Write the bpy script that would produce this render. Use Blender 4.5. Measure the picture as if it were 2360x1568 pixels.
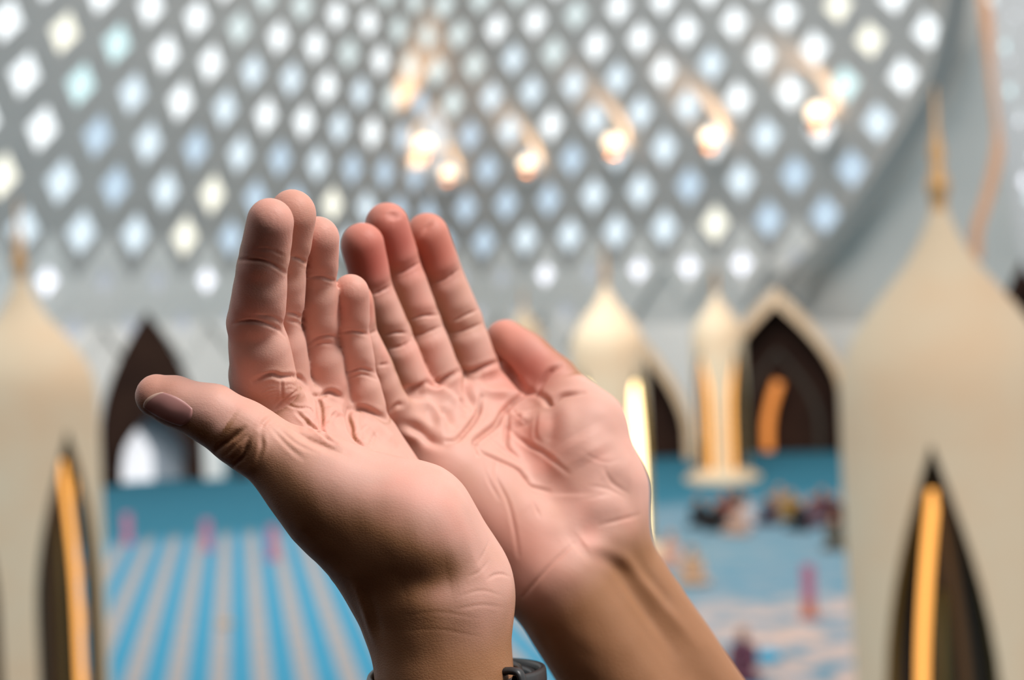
import bpy, bmesh, math, random
import numpy as np
from mathutils import Matrix, Vector
from mathutils.bvhtree import BVHTree

scene = bpy.context.scene
for _o in list(bpy.data.objects):
    bpy.data.objects.remove(_o, do_unlink=True)
COL = scene.collection

# ------------------------------------------------------------------ camera
IMG_W, IMG_H = 2360.0, 1568.0
F_PX = 3278.0                       # 50 mm lens on a 36 mm wide sensor, in pixels of the frame
CAM_H = 6.3                         # the photographer stands on a raised gallery of the prayer hall
PITCH = math.atan(-36.0 / F_PX)
ROLL = math.radians(2.3)
fwd = Vector((0, math.cos(PITCH), math.sin(PITCH)))
right0 = Vector((1, 0, 0))
up0 = right0.cross(fwd)
c_right = math.cos(ROLL) * right0 - math.sin(ROLL) * up0
c_up = math.sin(ROLL) * right0 + math.cos(ROLL) * up0
CAM = Matrix.Identity(4)
for _r in range(3):
    CAM[_r][0] = c_right[_r]; CAM[_r][1] = c_up[_r]; CAM[_r][2] = -fwd[_r]
CAM[2][3] = CAM_H
cam_data = bpy.data.cameras.new('camera')
cam_data.sensor_width = 36.0
cam_data.lens = 36.0 * F_PX / IMG_W
cam_data.clip_start = 0.02
cam_data.clip_end = 500
cam_data.dof.use_dof = True
cam_data.dof.focus_distance = 0.452
cam_data.dof.aperture_fstop = 7.6
cam = bpy.data.objects.new('camera', cam_data)
COL.objects.link(cam)
cam.matrix_world = CAM
scene.camera = cam

# ------------------------------------------------------------------ light and exposure
scene.view_settings.view_transform = 'Standard'
scene.view_settings.look = 'None'
scene.view_settings.exposure = 0.0
scene.view_settings.gamma = 1.0
scene.view_settings.use_curve_mapping = False
scene.cycles.use_denoising = True

world = bpy.data.worlds.new('world'); scene.world = world
world.use_nodes = True
world.node_tree.nodes['Background'].inputs[0].default_value = (0.95, 0.97, 0.97, 1)
world.node_tree.nodes['Background'].inputs[1].default_value = 0.92

def area_light(name, loc, target, size, power, color):
    d = bpy.data.lights.new(name, 'AREA'); d.shape = 'DISK'; d.size = size; d.energy = power; d.color = color
    o = bpy.data.objects.new(name, d); COL.objects.link(o); o.location = loc
    o.rotation_euler = (Vector(target) - Vector(loc)).to_track_quat('-Z', 'Y').to_euler()
    return o
# added key light, close above and right of the hands to favour them
area_light('hand_key_light', (4.4, -1.1, 12.4), (0, 0.5, 6.3), 2.6, 760, (1.0, 0.96, 0.93))
# fill light added high over the carpet to brighten the far walls
area_light('wall_fill_light', (0.0, 28.0, 34.0), (0, 84, 4), 18.0, 14500, (1.0, 0.97, 0.93))

# ------------------------------------------------------------------ helpers
def tag(o, label=None, cat=None, group=None, kind=None):
    if label: o['label'] = label
    if cat: o['category'] = cat
    if group: o['group'] = group
    if kind: o['kind'] = kind
    return o
def link(o, parent=None):
    COL.objects.link(o)
    if parent is not None: o.parent = parent
    return o
def empty(name, loc=(0, 0, 0), rz=0.0, parent=None):
    o = bpy.data.objects.new(name, None); o.location = loc; o.rotation_euler = (0, 0, rz)
    o.empty_display_size = 0.1
    return link(o, parent)
def mesh_obj(name, verts, faces, mat, parent=None, smooth=False):
    me = bpy.data.meshes.new(name); me.from_pydata([tuple(v) for v in verts], [], faces)
    me.update()
    if mat is not None: me.materials.append(mat)
    if smooth: me.polygons.foreach_set('use_smooth', [True] * len(me.polygons))
    return link(bpy.data.objects.new(name, me), parent)
def bm_obj(name, bm, mat, parent=None, smooth=False):
    me = bpy.data.meshes.new(name); bmesh.ops.recalc_face_normals(bm, faces=bm.faces[:]); bm.to_mesh(me); bm.free()
    if mat is not None: me.materials.append(mat)
    if smooth: me.polygons.foreach_set('use_smooth', [True] * len(me.polygons))
    return link(bpy.data.objects.new(name, me), parent)

def new_mat(name, color=(0.5, 0.5, 0.5), rough=0.6, metal=0.0, emit=None, estr=0.0, spec=0.5):
    m = bpy.data.materials.new(name); m.use_nodes = True
    b = m.node_tree.nodes['Principled BSDF']
    b.inputs['Base Color'].default_value = (*color, 1); b.inputs['Roughness'].default_value = rough
    b.inputs['Metallic'].default_value = metal; b.inputs['Specular IOR Level'].default_value = spec
    if emit:
        b.inputs['Emission Color'].default_value = (*emit, 1); b.inputs['Emission Strength'].default_value = estr
    return m
class NT:
    """tiny node-tree builder"""
    def __init__(s, m): s.t = m.node_tree; s.b = s.t.nodes['Principled BSDF']
    def n(s, kind, **kw):
        x = s.t.nodes.new(kind)
        for k, v in kw.items():
            if k.startswith('i_'): x.inputs[k[2:].replace('_', ' ')].default_value = v
            else: setattr(x, k, v)
        return x
    def l(s, a, b): s.t.links.new(a, b)

def ray_point(u, v, D):
    """camera-frame point (metres) at pixel u,v and depth D (metres)"""
    return Vector(((u - IMG_W / 2) * D / F_PX, -(v - IMG_H / 2) * D / F_PX, -D))
def world_at(u, v, D): return CAM @ ray_point(u, v, D)
def ground_at(u, v, z=0.0):
    d = CAM.to_3x3() @ ray_point(u, v, 1.0)
    t = (z - CAM_H) / d.z
    return CAM.translation + d * t
# ================================================================== HANDS
# Each hand is grown as one continuous surface from a smooth blend of tapered bones and pads (millimetres, in the
# axes of the viewer's head), then creased along the skin folds.
def P(u, v, D): return np.array([(u - IMG_W / 2) * D / F_PX, -(v - IMG_H / 2) * D / F_PX, -float(D)])
def smin(a, b, k):
    h = np.clip(0.5 + 0.5 * (b - a) / k, 0, 1)
    return b * (1 - h) + a * h - k * h * (1 - h)
class Field:
    def __init__(s, lo, hi, h):
        s.h = h; s.lo = np.array(lo, float)
        n = np.ceil((np.array(hi) - s.lo) / h).astype(int) + 1
        s.n = n; s.ax = [s.lo[i] + h * np.arange(n[i]) for i in range(3)]
    def blank(s): return np.full(tuple(s.n), 40.0, np.float32)
    def box(s, lo, hi):
        a = np.clip(np.floor((lo - s.lo) / s.h).astype(int), 0, s.n)
        b = np.clip(np.ceil((hi - s.lo) / s.h).astype(int) + 1, 0, s.n)
        return tuple(slice(int(a[i]), int(b[i])) for i in range(3))
    def grid(s, sl):
        return np.meshgrid(s.ax[0][sl[0]], s.ax[1][sl[1]], s.ax[2][sl[2]], indexing='ij')
def seg_dist(X, Y, Z, a, ra, b, rb, bulge=0.0):
    d = b - a; L2 = float(d @ d) + 1e-9
    t = np.clip(((X - a[0]) * d[0] + (Y - a[1]) * d[1] + (Z - a[2]) * d[2]) / L2, 0, 1)
    q = np.sqrt((X - a[0] - t * d[0]) ** 2 + (Y - a[1] - t * d[1]) ** 2 + (Z - a[2] - t * d[2]) ** 2)
    r = ra + (rb - ra) * t
    if bulge: r = r * (1 + bulge * (np.sin(np.pi * t) ** 1.0))
    return q - r
def add_seg(F, arr, a, ra, b, rb, k, bulge=0.0):
    R = max(ra, rb) * (1 + bulge) + k + 5
    sl = F.box(np.minimum(a, b) - R, np.maximum(a, b) + R)
    if any(x.stop <= x.start for x in sl): return
    X, Y, Z = F.grid(sl)
    d = seg_dist(X, Y, Z, a, ra, b, rb, bulge).astype(np.float32)
    arr[sl] = smin(arr[sl], d, k)
def jr(j): return P(*j[:3]), j[3] * j[2] / F_PX
def surface_nets(f, lo, h):
    s = f < 0
    n = np.array(f.shape)
    c = np.zeros(n - 1, np.int8)
    for dx in (0, 1):
        for dy in (0, 1):
            for dz in (0, 1):
                c += s[dx:n[0] - 1 + dx, dy:n[1] - 1 + dy, dz:n[2] - 1 + dz]
    act = (c > 0) & (c < 8)
    idx = np.argwhere(act)
    vid = np.full(act.shape, -1, np.int64); vid[act] = np.arange(len(idx))
    acc = np.zeros((len(idx), 3)); cnt = np.zeros(len(idx))
    corners = [(x, y, z) for x in (0, 1) for y in (0, 1) for z in (0, 1)]
    for a in corners:
        for ax in range(3):
            if a[ax]: continue
            b = list(a); b[ax] = 1
            fa = f[idx[:, 0] + a[0], idx[:, 1] + a[1], idx[:, 2] + a[2]].astype(float)
            fb = f[idx[:, 0] + b[0], idx[:, 1] + b[1], idx[:, 2] + b[2]].astype(float)
            m = (fa < 0) != (fb < 0)
            t = np.where(m, fa / np.where(m, fa - fb, 1), 0)
            p = np.tile(np.array(a, float), (len(idx), 1)); p[:, ax] += t
            acc[m] += p[m]; cnt[m] += 1
    V = lo + h * (idx + acc / cnt[:, None])
    quads = []
    for ax in range(3):
        o1, o2 = (ax + 1) % 3, (ax + 2) % 3
        A = [slice(None)] * 3; B = [slice(None)] * 3
        A[ax] = slice(0, -1); B[ax] = slice(1, None)
        sa, sb = s[tuple(A)], s[tuple(B)]
        e = np.argwhere(sa != sb)
        e = e[(e[:, o1] > 0) & (e[:, o2] > 0) & (e[:, o1] < n[o1] - 1) & (e[:, o2] < n[o2] - 1)]
        flip = s[e[:, 0], e[:, 1], e[:, 2]]
        q = []
        for d1, d2 in ((1, 1), (0, 1), (0, 0), (1, 0)):
            c_ = e.copy(); c_[:, o1] -= d1; c_[:, o2] -= d2
            q.append(vid[c_[:, 0], c_[:, 1], c_[:, 2]])
        q = np.stack(q, 1)
        q[~flip] = q[~flip][:, ::-1]
        quads.append(q)
    return V, np.concatenate(quads)

def np_mesh(name, V, Q):
    me = bpy.data.meshes.new(name)
    me.vertices.add(len(V)); me.vertices.foreach_set('co', np.ascontiguousarray(V, np.float32).ravel())
    me.loops.add(len(Q) * 4); me.loops.foreach_set('vertex_index', np.ascontiguousarray(Q, np.int32).ravel())
    me.polygons.add(len(Q)); me.polygons.foreach_set('loop_start', np.arange(0, len(Q) * 4, 4, dtype=np.int32))
    me.update(calc_edges=True)
    return me
def get_co(me):
    a = np.empty(len(me.vertices) * 3, np.float32); me.vertices.foreach_get('co', a); return a.reshape(-1, 3).astype(float)
def get_no(me):
    a = np.empty(len(me.vertices) * 3, np.float32); me.vertex_normals.foreach_get('vector', a); return a.reshape(-1, 3).astype(float)
def subdivided(V, Q):
    """one Catmull-Clark step"""
    n = len(V); fp = V[Q].mean(1)
    E = np.concatenate([Q[:, [0, 1]], Q[:, [1, 2]], Q[:, [2, 3]], Q[:, [3, 0]]])
    Es = np.sort(E, 1); key = Es[:, 0] * n + Es[:, 1]
    uk, inv, cnt = np.unique(key, return_inverse=True, return_counts=True)
    ne = len(uk); e0, e1 = uk // n, uk % n
    mid = 0.5 * (V[e0] + V[e1])
    nf = len(Q); fid = np.tile(np.arange(nf), 4)
    fs = np.stack([np.bincount(inv, fp[fid, i], ne) for i in range(3)], 1)
    ep = np.where((cnt == 2)[:, None], (V[e0] + V[e1] + fs) / 4.0, mid)
    val = np.bincount(Q.ravel(), minlength=n).astype(float)
    fa = np.stack([np.bincount(Q.ravel(), np.repeat(fp[:, i], 4), n) for i in range(3)], 1) / np.maximum(val, 1)[:, None]
    ve = np.bincount(np.concatenate([e0, e1]), minlength=n).astype(float)
    ma = np.stack([np.bincount(np.concatenate([e0, e1]), np.concatenate([mid[:, i], mid[:, i]]), n) for i in range(3)], 1) / np.maximum(ve, 1)[:, None]
    k = np.maximum(val, 3)[:, None]
    vp = (fa + 2 * ma + (k - 3) * V) / k
    eb = np.zeros(n, bool); eb[e0[cnt != 2]] = True; eb[e1[cnt != 2]] = True
    vp[eb] = V[eb]
    ei = inv.reshape(4, nf) + n; fi = np.arange(nf) + n + ne
    out = np.concatenate([np.stack([Q[:, c], ei[c], fi, ei[(c + 3) % 4]], 1) for c in range(4)])
    return np.concatenate([vp, ep, fp]), out
def smooth01(x, a, b):
    t = np.clip((x - a) / (b - a), 0, 1); return t * t * (3 - 2 * t)
def vnoise(p, seed=0):
    """cheap smooth noise in -1..1 from sums of sines"""
    rng = np.random.RandomState(seed); r = np.zeros(len(p))
    for _ in range(7):
        k = rng.normal(size=3); k /= np.linalg.norm(k)
        r += np.sin(p @ k * rng.uniform(0.7, 1.4) + rng.uniform(0, 6.3))
    return r / 3.2

def densify(pts, step=3.0):
    pts = [np.array(p[:2], float) for p in pts]
    # Catmull-Rom through the points
    if len(pts) > 2:
        e = [2 * pts[0] - pts[1]] + pts + [2 * pts[-1] - pts[-2]]
        out = []
        for i in range(1, len(e) - 2):
            n = max(2, int(np.linalg.norm(e[i + 1] - e[i]) / step))
            for t in np.linspace(0, 1, n, endpoint=False):
                out.append(0.5 * ((2 * e[i]) + (-e[i - 1] + e[i + 1]) * t + (2 * e[i - 1] - 5 * e[i] + 4 * e[i + 1] - e[i + 2]) * t * t
                                  + (-e[i - 1] + 3 * e[i] - 3 * e[i + 1] + e[i + 2]) * t ** 3))
        out.append(pts[-1]); return out
    n = max(2, int(np.linalg.norm(pts[1] - pts[0]) / step))
    return [pts[0] + (pts[1] - pts[0]) * t for t in np.linspace(0, 1, n)]

class Hand:
    def __init__(s, spec):
        s.spec = spec
        lo, hi = spec['lo'], spec['hi']
        F = Field(lo, hi, spec['h']); s.F = F
        body = F.blank()
        for (a, b, k, bulge) in spec['body']:
            pa, ra = jr(a); pb, rb = jr(b)
            add_seg(F, body, pa, ra, pb, rb, k, bulge)
        total = body.copy()
        s.fingers = []
        for fg in spec['fingers']:
            arr = F.blank()
            js = [jr(j) for j in fg['j']]
            pv = np.array(fg['palmar'], float); pv /= np.linalg.norm(pv)
            n = len(js)
            for i in range(n - 1):
                (a, ra), (b, rb) = js[i], js[i + 1]
                d = b - a; off = pv - d * (pv @ d) / (d @ d)
                # bone of the phalanx, then its fleshy pad on the palm side
                add_seg(F, arr, a, ra * (0.95 if i else 1.0), b, rb * 0.95, 1.6, fg.get('bulge', 0.0))
                if fg.get('pads', True) and i < fg.get('npads', 3):
                    t0, t1 = (0.05, 0.68) if i == 0 else ((0.30, 0.72) if i == 1 else (0.42, 0.86))
                    r0 = ra + (rb - ra) * t0; r1 = ra + (rb - ra) * t1
                    po = fg.get('pad', 0.20) * (1.35 if i == 2 else 1.0)
                    add_seg(F, arr, a + d * t0 + off * po * r0, r0 * 0.94, a + d * t1 + off * po * r1, r1 * 0.94, 2.2, 0.0)
            # fingers meet the palm with a soft web
            pts = np.array([j[0] for j in js]); R = max(j[1] for j in js) + 12
            sl = F.box(pts.min(0) - R, pts.max(0) + R)
            total[sl] = np.minimum(total[sl], smin(body[sl], arr[sl], fg.get('k', 5.0)))
            s.fingers.append((js, pv))
        V, Q = surface_nets(total, F.lo, F.h)
        me = np_mesh('skin', *subdivided(V, Q))
        s.me = me
        s.bvh = None
        s.deform()
    def rebuild_bvh(s):
        bm = bmesh.new(); bm.from_mesh(s.me); s.bvh = BVHTree.FromBMesh(bm); bm.free()
    def relax(s, x):
        me = s.me
        if not hasattr(s, 'edges'):
            e = np.empty(len(me.edges) * 2, np.int32); me.edges.foreach_get('vertices', e); s.edges = e.reshape(-1, 2)
            s.val = np.maximum(1, np.bincount(s.edges.ravel(), minlength=len(me.vertices)))
        a, b = s.edges[:, 0], s.edges[:, 1]; n = len(x)
        return 0.5 * x + 0.5 * (np.bincount(a, x[b], n) + np.bincount(b, x[a], n)) / s.val
    def hit(s, u, v):
        d = Vector(P(u, v, 1.0)); d.normalize()
        loc, no, i, dist = s.bvh.ray_cast(Vector((0, 0, 0)), d)
        return (np.array(loc), np.array(no)) if loc is not None else None
    def deform(s):
        me = s.me
        s.rebuild_bvh()
        for stage in ('forms', 'creases'):
            co = get_co(me); no = get_no(me)
            disp = np.zeros(len(co))
            groove = np.zeros(len(co))
            for item in s.spec.get(stage, []):
                pts, w, dep = item[:3]
                ridge = item[3] if len(item) > 3 else (0.3 if dep < 0 else 0.0)
                hits = [s.hit(*q) for q in densify(pts)]
                m = len(hits)
                tap = [min(1.0, 0.25 + 2.6 * min(i, m - 1 - i) / max(1, m - 1)) for i in range(m)] if m > 3 else [1.0] * m
                keep = [(h, t) for h, t in zip(hits, tap) if h is not None]
                if not keep: continue
                hp = np.array([h[0] for h, _ in keep]); hn = np.array([h[1] for h, _ in keep]); tp = np.array([t for _, t in keep])
                # drop samples that jumped to another surface
                med = np.median(hp[:, 2]); ok = np.abs(hp[:, 2] - med) < 28
                hp, hn, tp = hp[ok], hn[ok], tp[ok]
                if len(hp) == 0: continue
                R = 4 * w
                sel = np.where(np.all((co > hp.min(0) - R) & (co < hp.max(0) + R), axis=1))[0]
                if len(sel) == 0: continue
                for c0 in range(0, len(sel), 20000):
                    ss = sel[c0:c0 + 20000]
                    D2 = ((co[ss][:, None, :] - hp[None]) ** 2).sum(2)
                    j = D2.argmin(1); d = np.sqrt(D2[np.arange(len(ss)), j])
                    same = smooth01((no[ss] * hn[j]).sum(1), -0.1, 0.35)
                    g = np.exp(-(d / w) ** 2)
                    x = dep * tp[j] * g * same
                    if ridge: x = x - dep * ridge * tp[j] * np.exp(-((d - 2.0 * w) / (1.0 * w)) ** 2) * same
                    if dep < 0:
                        disp[ss] = disp[ss] + x
                    else:
                        disp[ss] += x
            if stage == 'creases':
                # shallow irregularity of the flesh
                disp += 0.10 * vnoise(co / 3.0, 3) * 0.6 + 0.05 * vnoise(co / 1.1, 5)
            for _ in range(3 if stage == 'forms' else 1):
                disp = s.relax(disp)
            co = co + no * disp[:, None]
            me.vertices.foreach_set('co', co.astype(np.float32).ravel()); me.update()
            if stage == 'forms': s.rebuild_bvh()
        s.rebuild_bvh()
        s.pigment()
    def pigment(s):
        me = s.me; sp = s.spec
        co = get_co(me); no = get_no(me)
        n = len(co)
        pn = np.array(sp['palm_normal'], float); pn /= np.linalg.norm(pn)
        vec = np.tile(pn, (n, 1))
        tipm = np.zeros(n); best = np.full(n, 1e9)
        for js, pv in s.fingers:
            for i in range(len(js) - 2):
                (a, ra), (b, rb) = js[i], js[i + 1]
                d = b - a; t = np.clip((co - a) @ d / (d @ d), 0, 1)
                q = np.linalg.norm(co - a - t[:, None] * d, axis=1) - (ra + (rb - ra) * t)
                m = (q < best) & (q < 3.0)
                best = np.where(q < best, q, best)
                vec[m] = pv
            tipm = np.maximum(tipm, 1 - smooth01(np.linalg.norm(co - js[0][0], axis=1), js[0][1] * 0.9, js[0][1] * 2.4))
        face = (no * vec).sum(1) + 0.10 * vnoise(co / 9.0, 11)
        pal = smooth01(face, *sp.get('pal_range', (-0.25, 0.45)))
        pal = np.where(best < 2.0, smooth01(face, -0.45, 0.25), pal)
        wa, wb = P(*sp['wrist'][0]), P(*sp['wrist'][1])
        ax = wb - wa; L = np.linalg.norm(ax); ax /= L
        along = (co - wa) @ ax + 2.5 * vnoise(co / 8.0, 21)
        pal *= 1 - smooth01(along, -4, L)
        mott = vnoise(co / 6.0, 31) * 0.5 + vnoise(co / 2.2, 41) * 0.35
        palm_c = np.array([0.615, 0.335, 0.268]); dors_c = np.array([0.31, 0.142, 0.066]); red_c = np.array([0.60, 0.205, 0.145])
        c = dors_c + (palm_c - dors_c) * pal[:, None]
        c = c + (red_c - c) * (0.7 * tipm * pal * sp.get('tip_red', 1.0))[:, None]
        pink = smooth01(mott, 0.0, 0.8) * 0.45 * pal
        c = c + (np.array([0.66, 0.275, 0.215]) - c) * pink[:, None]
        yel = smooth01(-mott, 0.2, 0.9) * 0.22
        c = c + (c * np.array([1.02, 1.0, 0.82]) - c) * yel[:, None]
        for (u, v, rad, col, amt) in sp.get('tints', []):
            h = s.hit(u, v)
            if h is None: continue
            w = np.exp(-(((co - h[0]) ** 2).sum(1)) / rad ** 2) * amt
            c = c + (np.array(col) - c) * w[:, None]
        c = c * (1 + 0.05 * mott)[:, None]
        at = me.attributes.new('pigment', 'FLOAT_COLOR', 'POINT')
        at.data.foreach_set('color', np.concatenate([c, np.ones((n, 1))], 1).astype(np.float32).ravel())
        ap = me.attributes.new('palmar', 'FLOAT', 'POINT'); ap.data.foreach_set('value', pal.astype(np.float32))
    def finish(s, name, mat, parent=None):
        """millimetres in the viewer's axes -> metres in the world"""
        co = get_co(s.me) * 0.001
        M = np.array(CAM)
        w = co @ M[:3, :3].T + M[:3, 3]
        ctr = w.mean(0)
        s.me.vertices.foreach_set('co', (w - ctr).astype(np.float32).ravel())
        s.me.polygons.foreach_set('use_smooth', [True] * len(s.me.polygons))
        s.me.update(); s.me.name = name
        s.me.materials.append(mat)
        o = bpy.data.objects.new(name, s.me); o.location = ctr
        return link(o, parent), Vector(ctr)

def skin_material():
    m = bpy.data.materials.new('skin'); m.use_nodes = True
    N = NT(m); b = N.b
    at = N.n('ShaderNodeAttribute', attribute_name='pigment')
    pa = N.n('ShaderNodeAttribute', attribute_name='palmar')
    tc = N.n('ShaderNodeTexCoord')
    # fine lines of the skin: small plates, stretched flow lines on the back of the wrist
    mp = N.n('ShaderNodeMapping'); mp.inputs['Scale'].default_value = (800, 800, 1300)
    N.l(tc.outputs['Object'], mp.inputs['Vector'])
    vo = N.n('ShaderNodeTexVoronoi', feature='DISTANCE_TO_EDGE'); vo.inputs['Scale'].default_value = 1.0
    nz = N.n('ShaderNodeTexNoise'); nz.inputs['Scale'].default_value = 260; nz.inputs['Detail'].default_value = 6
    N.l(tc.outputs['Object'], nz.inputs['Vector'])
    wob = N.n('ShaderNodeMixRGB', blend_type='ADD'); wob.inputs[0].default_value = 0.9
    N.l(mp.outputs[0], wob.inputs[1]); N.l(nz.outputs['Color'], wob.inputs[2])
    N.l(wob.outputs[0], vo.inputs['Vector'])
    cl = N.n('ShaderNodeMath', operation='MINIMUM'); cl.inputs[1].default_value = 0.22
    N.l(vo.outputs['Distance'], cl.inputs[0])
    k1 = N.n('ShaderNodeMapRange'); k1.inputs[3].default_value = 0.9; k1.inputs[4].default_value = 0.4
    N.l(pa.outputs['Fac'], k1.inputs[0])
    mul = N.n('ShaderNodeMath', operation='MULTIPLY'); N.l(cl.outputs[0], mul.inputs[0]); N.l(k1.outputs[0], mul.inputs[1])
    add = N.n('ShaderNodeMath', operation='MULTIPLY_ADD'); add.inputs[1].default_value = 0.25
    N.l(nz.outputs['Fac'], add.inputs[0]); N.l(mul.outputs[0], add.inputs[2])
    bu = N.n('ShaderNodeBump'); bu.inputs['Strength'].default_value = 0.27; bu.inputs['Distance'].default_value = 0.0007
    N.l(add.outputs[0], bu.inputs['Height'])
    N.l(bu.outputs[0], b.inputs['Normal'])
    N.l(at.outputs['Color'], b.inputs['Base Color'])
    b.inputs['Roughness'].default_value = 0.55
    b.inputs['Specular IOR Level'].default_value = 0.30
    b.subsurface_method = 'RANDOM_WALK'
    b.inputs['Subsurface Weight'].default_value = 0.22
    b.inputs['Subsurface Radius'].default_value = (1.0, 0.35, 0.2)
    b.inputs['Subsurface Scale'].default_value = 0.004
    return m
SKIN = skin_material()

# skin folds of the finger joints: (polyline, strength)
L_JOINTS = [
    ([(545, 600), (575, 599), (605, 602), (632, 612), (662, 634)], 1.0), ([(587, 575), (621, 575), (654, 591)], 0.4),
    ([(537, 746), (560, 741), (590, 741), (635, 756), (657, 776)], 1.0), ([(592, 726), (630, 732), (656, 750)], 0.7),
    ([(668, 592), (690, 597), (713, 613)], 1.0), ([(660, 720), (685, 727), (704, 742)], 1.0), ([(662, 738), (684, 744), (704, 760)], 0.6),
    ([(716, 640), (742, 639), (776, 650)], 1.0), ([(714, 790), (735, 778), (760, 774), (780, 780)], 1.0), ([(714, 803), (740, 792), (778, 795)], 0.6),
    ([(786, 767), (815, 764), (850, 772)], 1.0), ([(798, 860), (832, 850), (866, 861)], 0.9), ([(802, 871), (835, 863), (868, 874)], 0.6),
]
R_JOINTS = [
    ([(999, 652), (1029, 641), (1058, 621)], 1.2), ([(1040, 742), (1072, 727), (1100, 715)], 1.2), ([(1040, 768), (1078, 759), (1112, 745)], 1.1),
    ([(906, 633), (939, 622), (970, 604)], 1.2), ([(942, 738), (972, 728), (1012, 727)], 1.2), ([(947, 776), (979, 768), (1018, 752)], 1.0),
    ([(858, 680), (883, 669), (901, 659)], 1.2), ([(880, 774), (909, 767), (938, 768)], 1.2), ([(895, 803), (926, 798), (945, 786)], 1.0),
    ([(852, 770), (870, 762)], 0.8), ([(872, 842), (897, 839)], 0.8),
]
def fjoint_forms(js): return [(p, 2.3, -0.65 * k, 0.2) for p, k in js]
def fjoint_lines(js): return [(p, 0.55, -0.65 * k, 0.2) for p, k in js]
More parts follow.
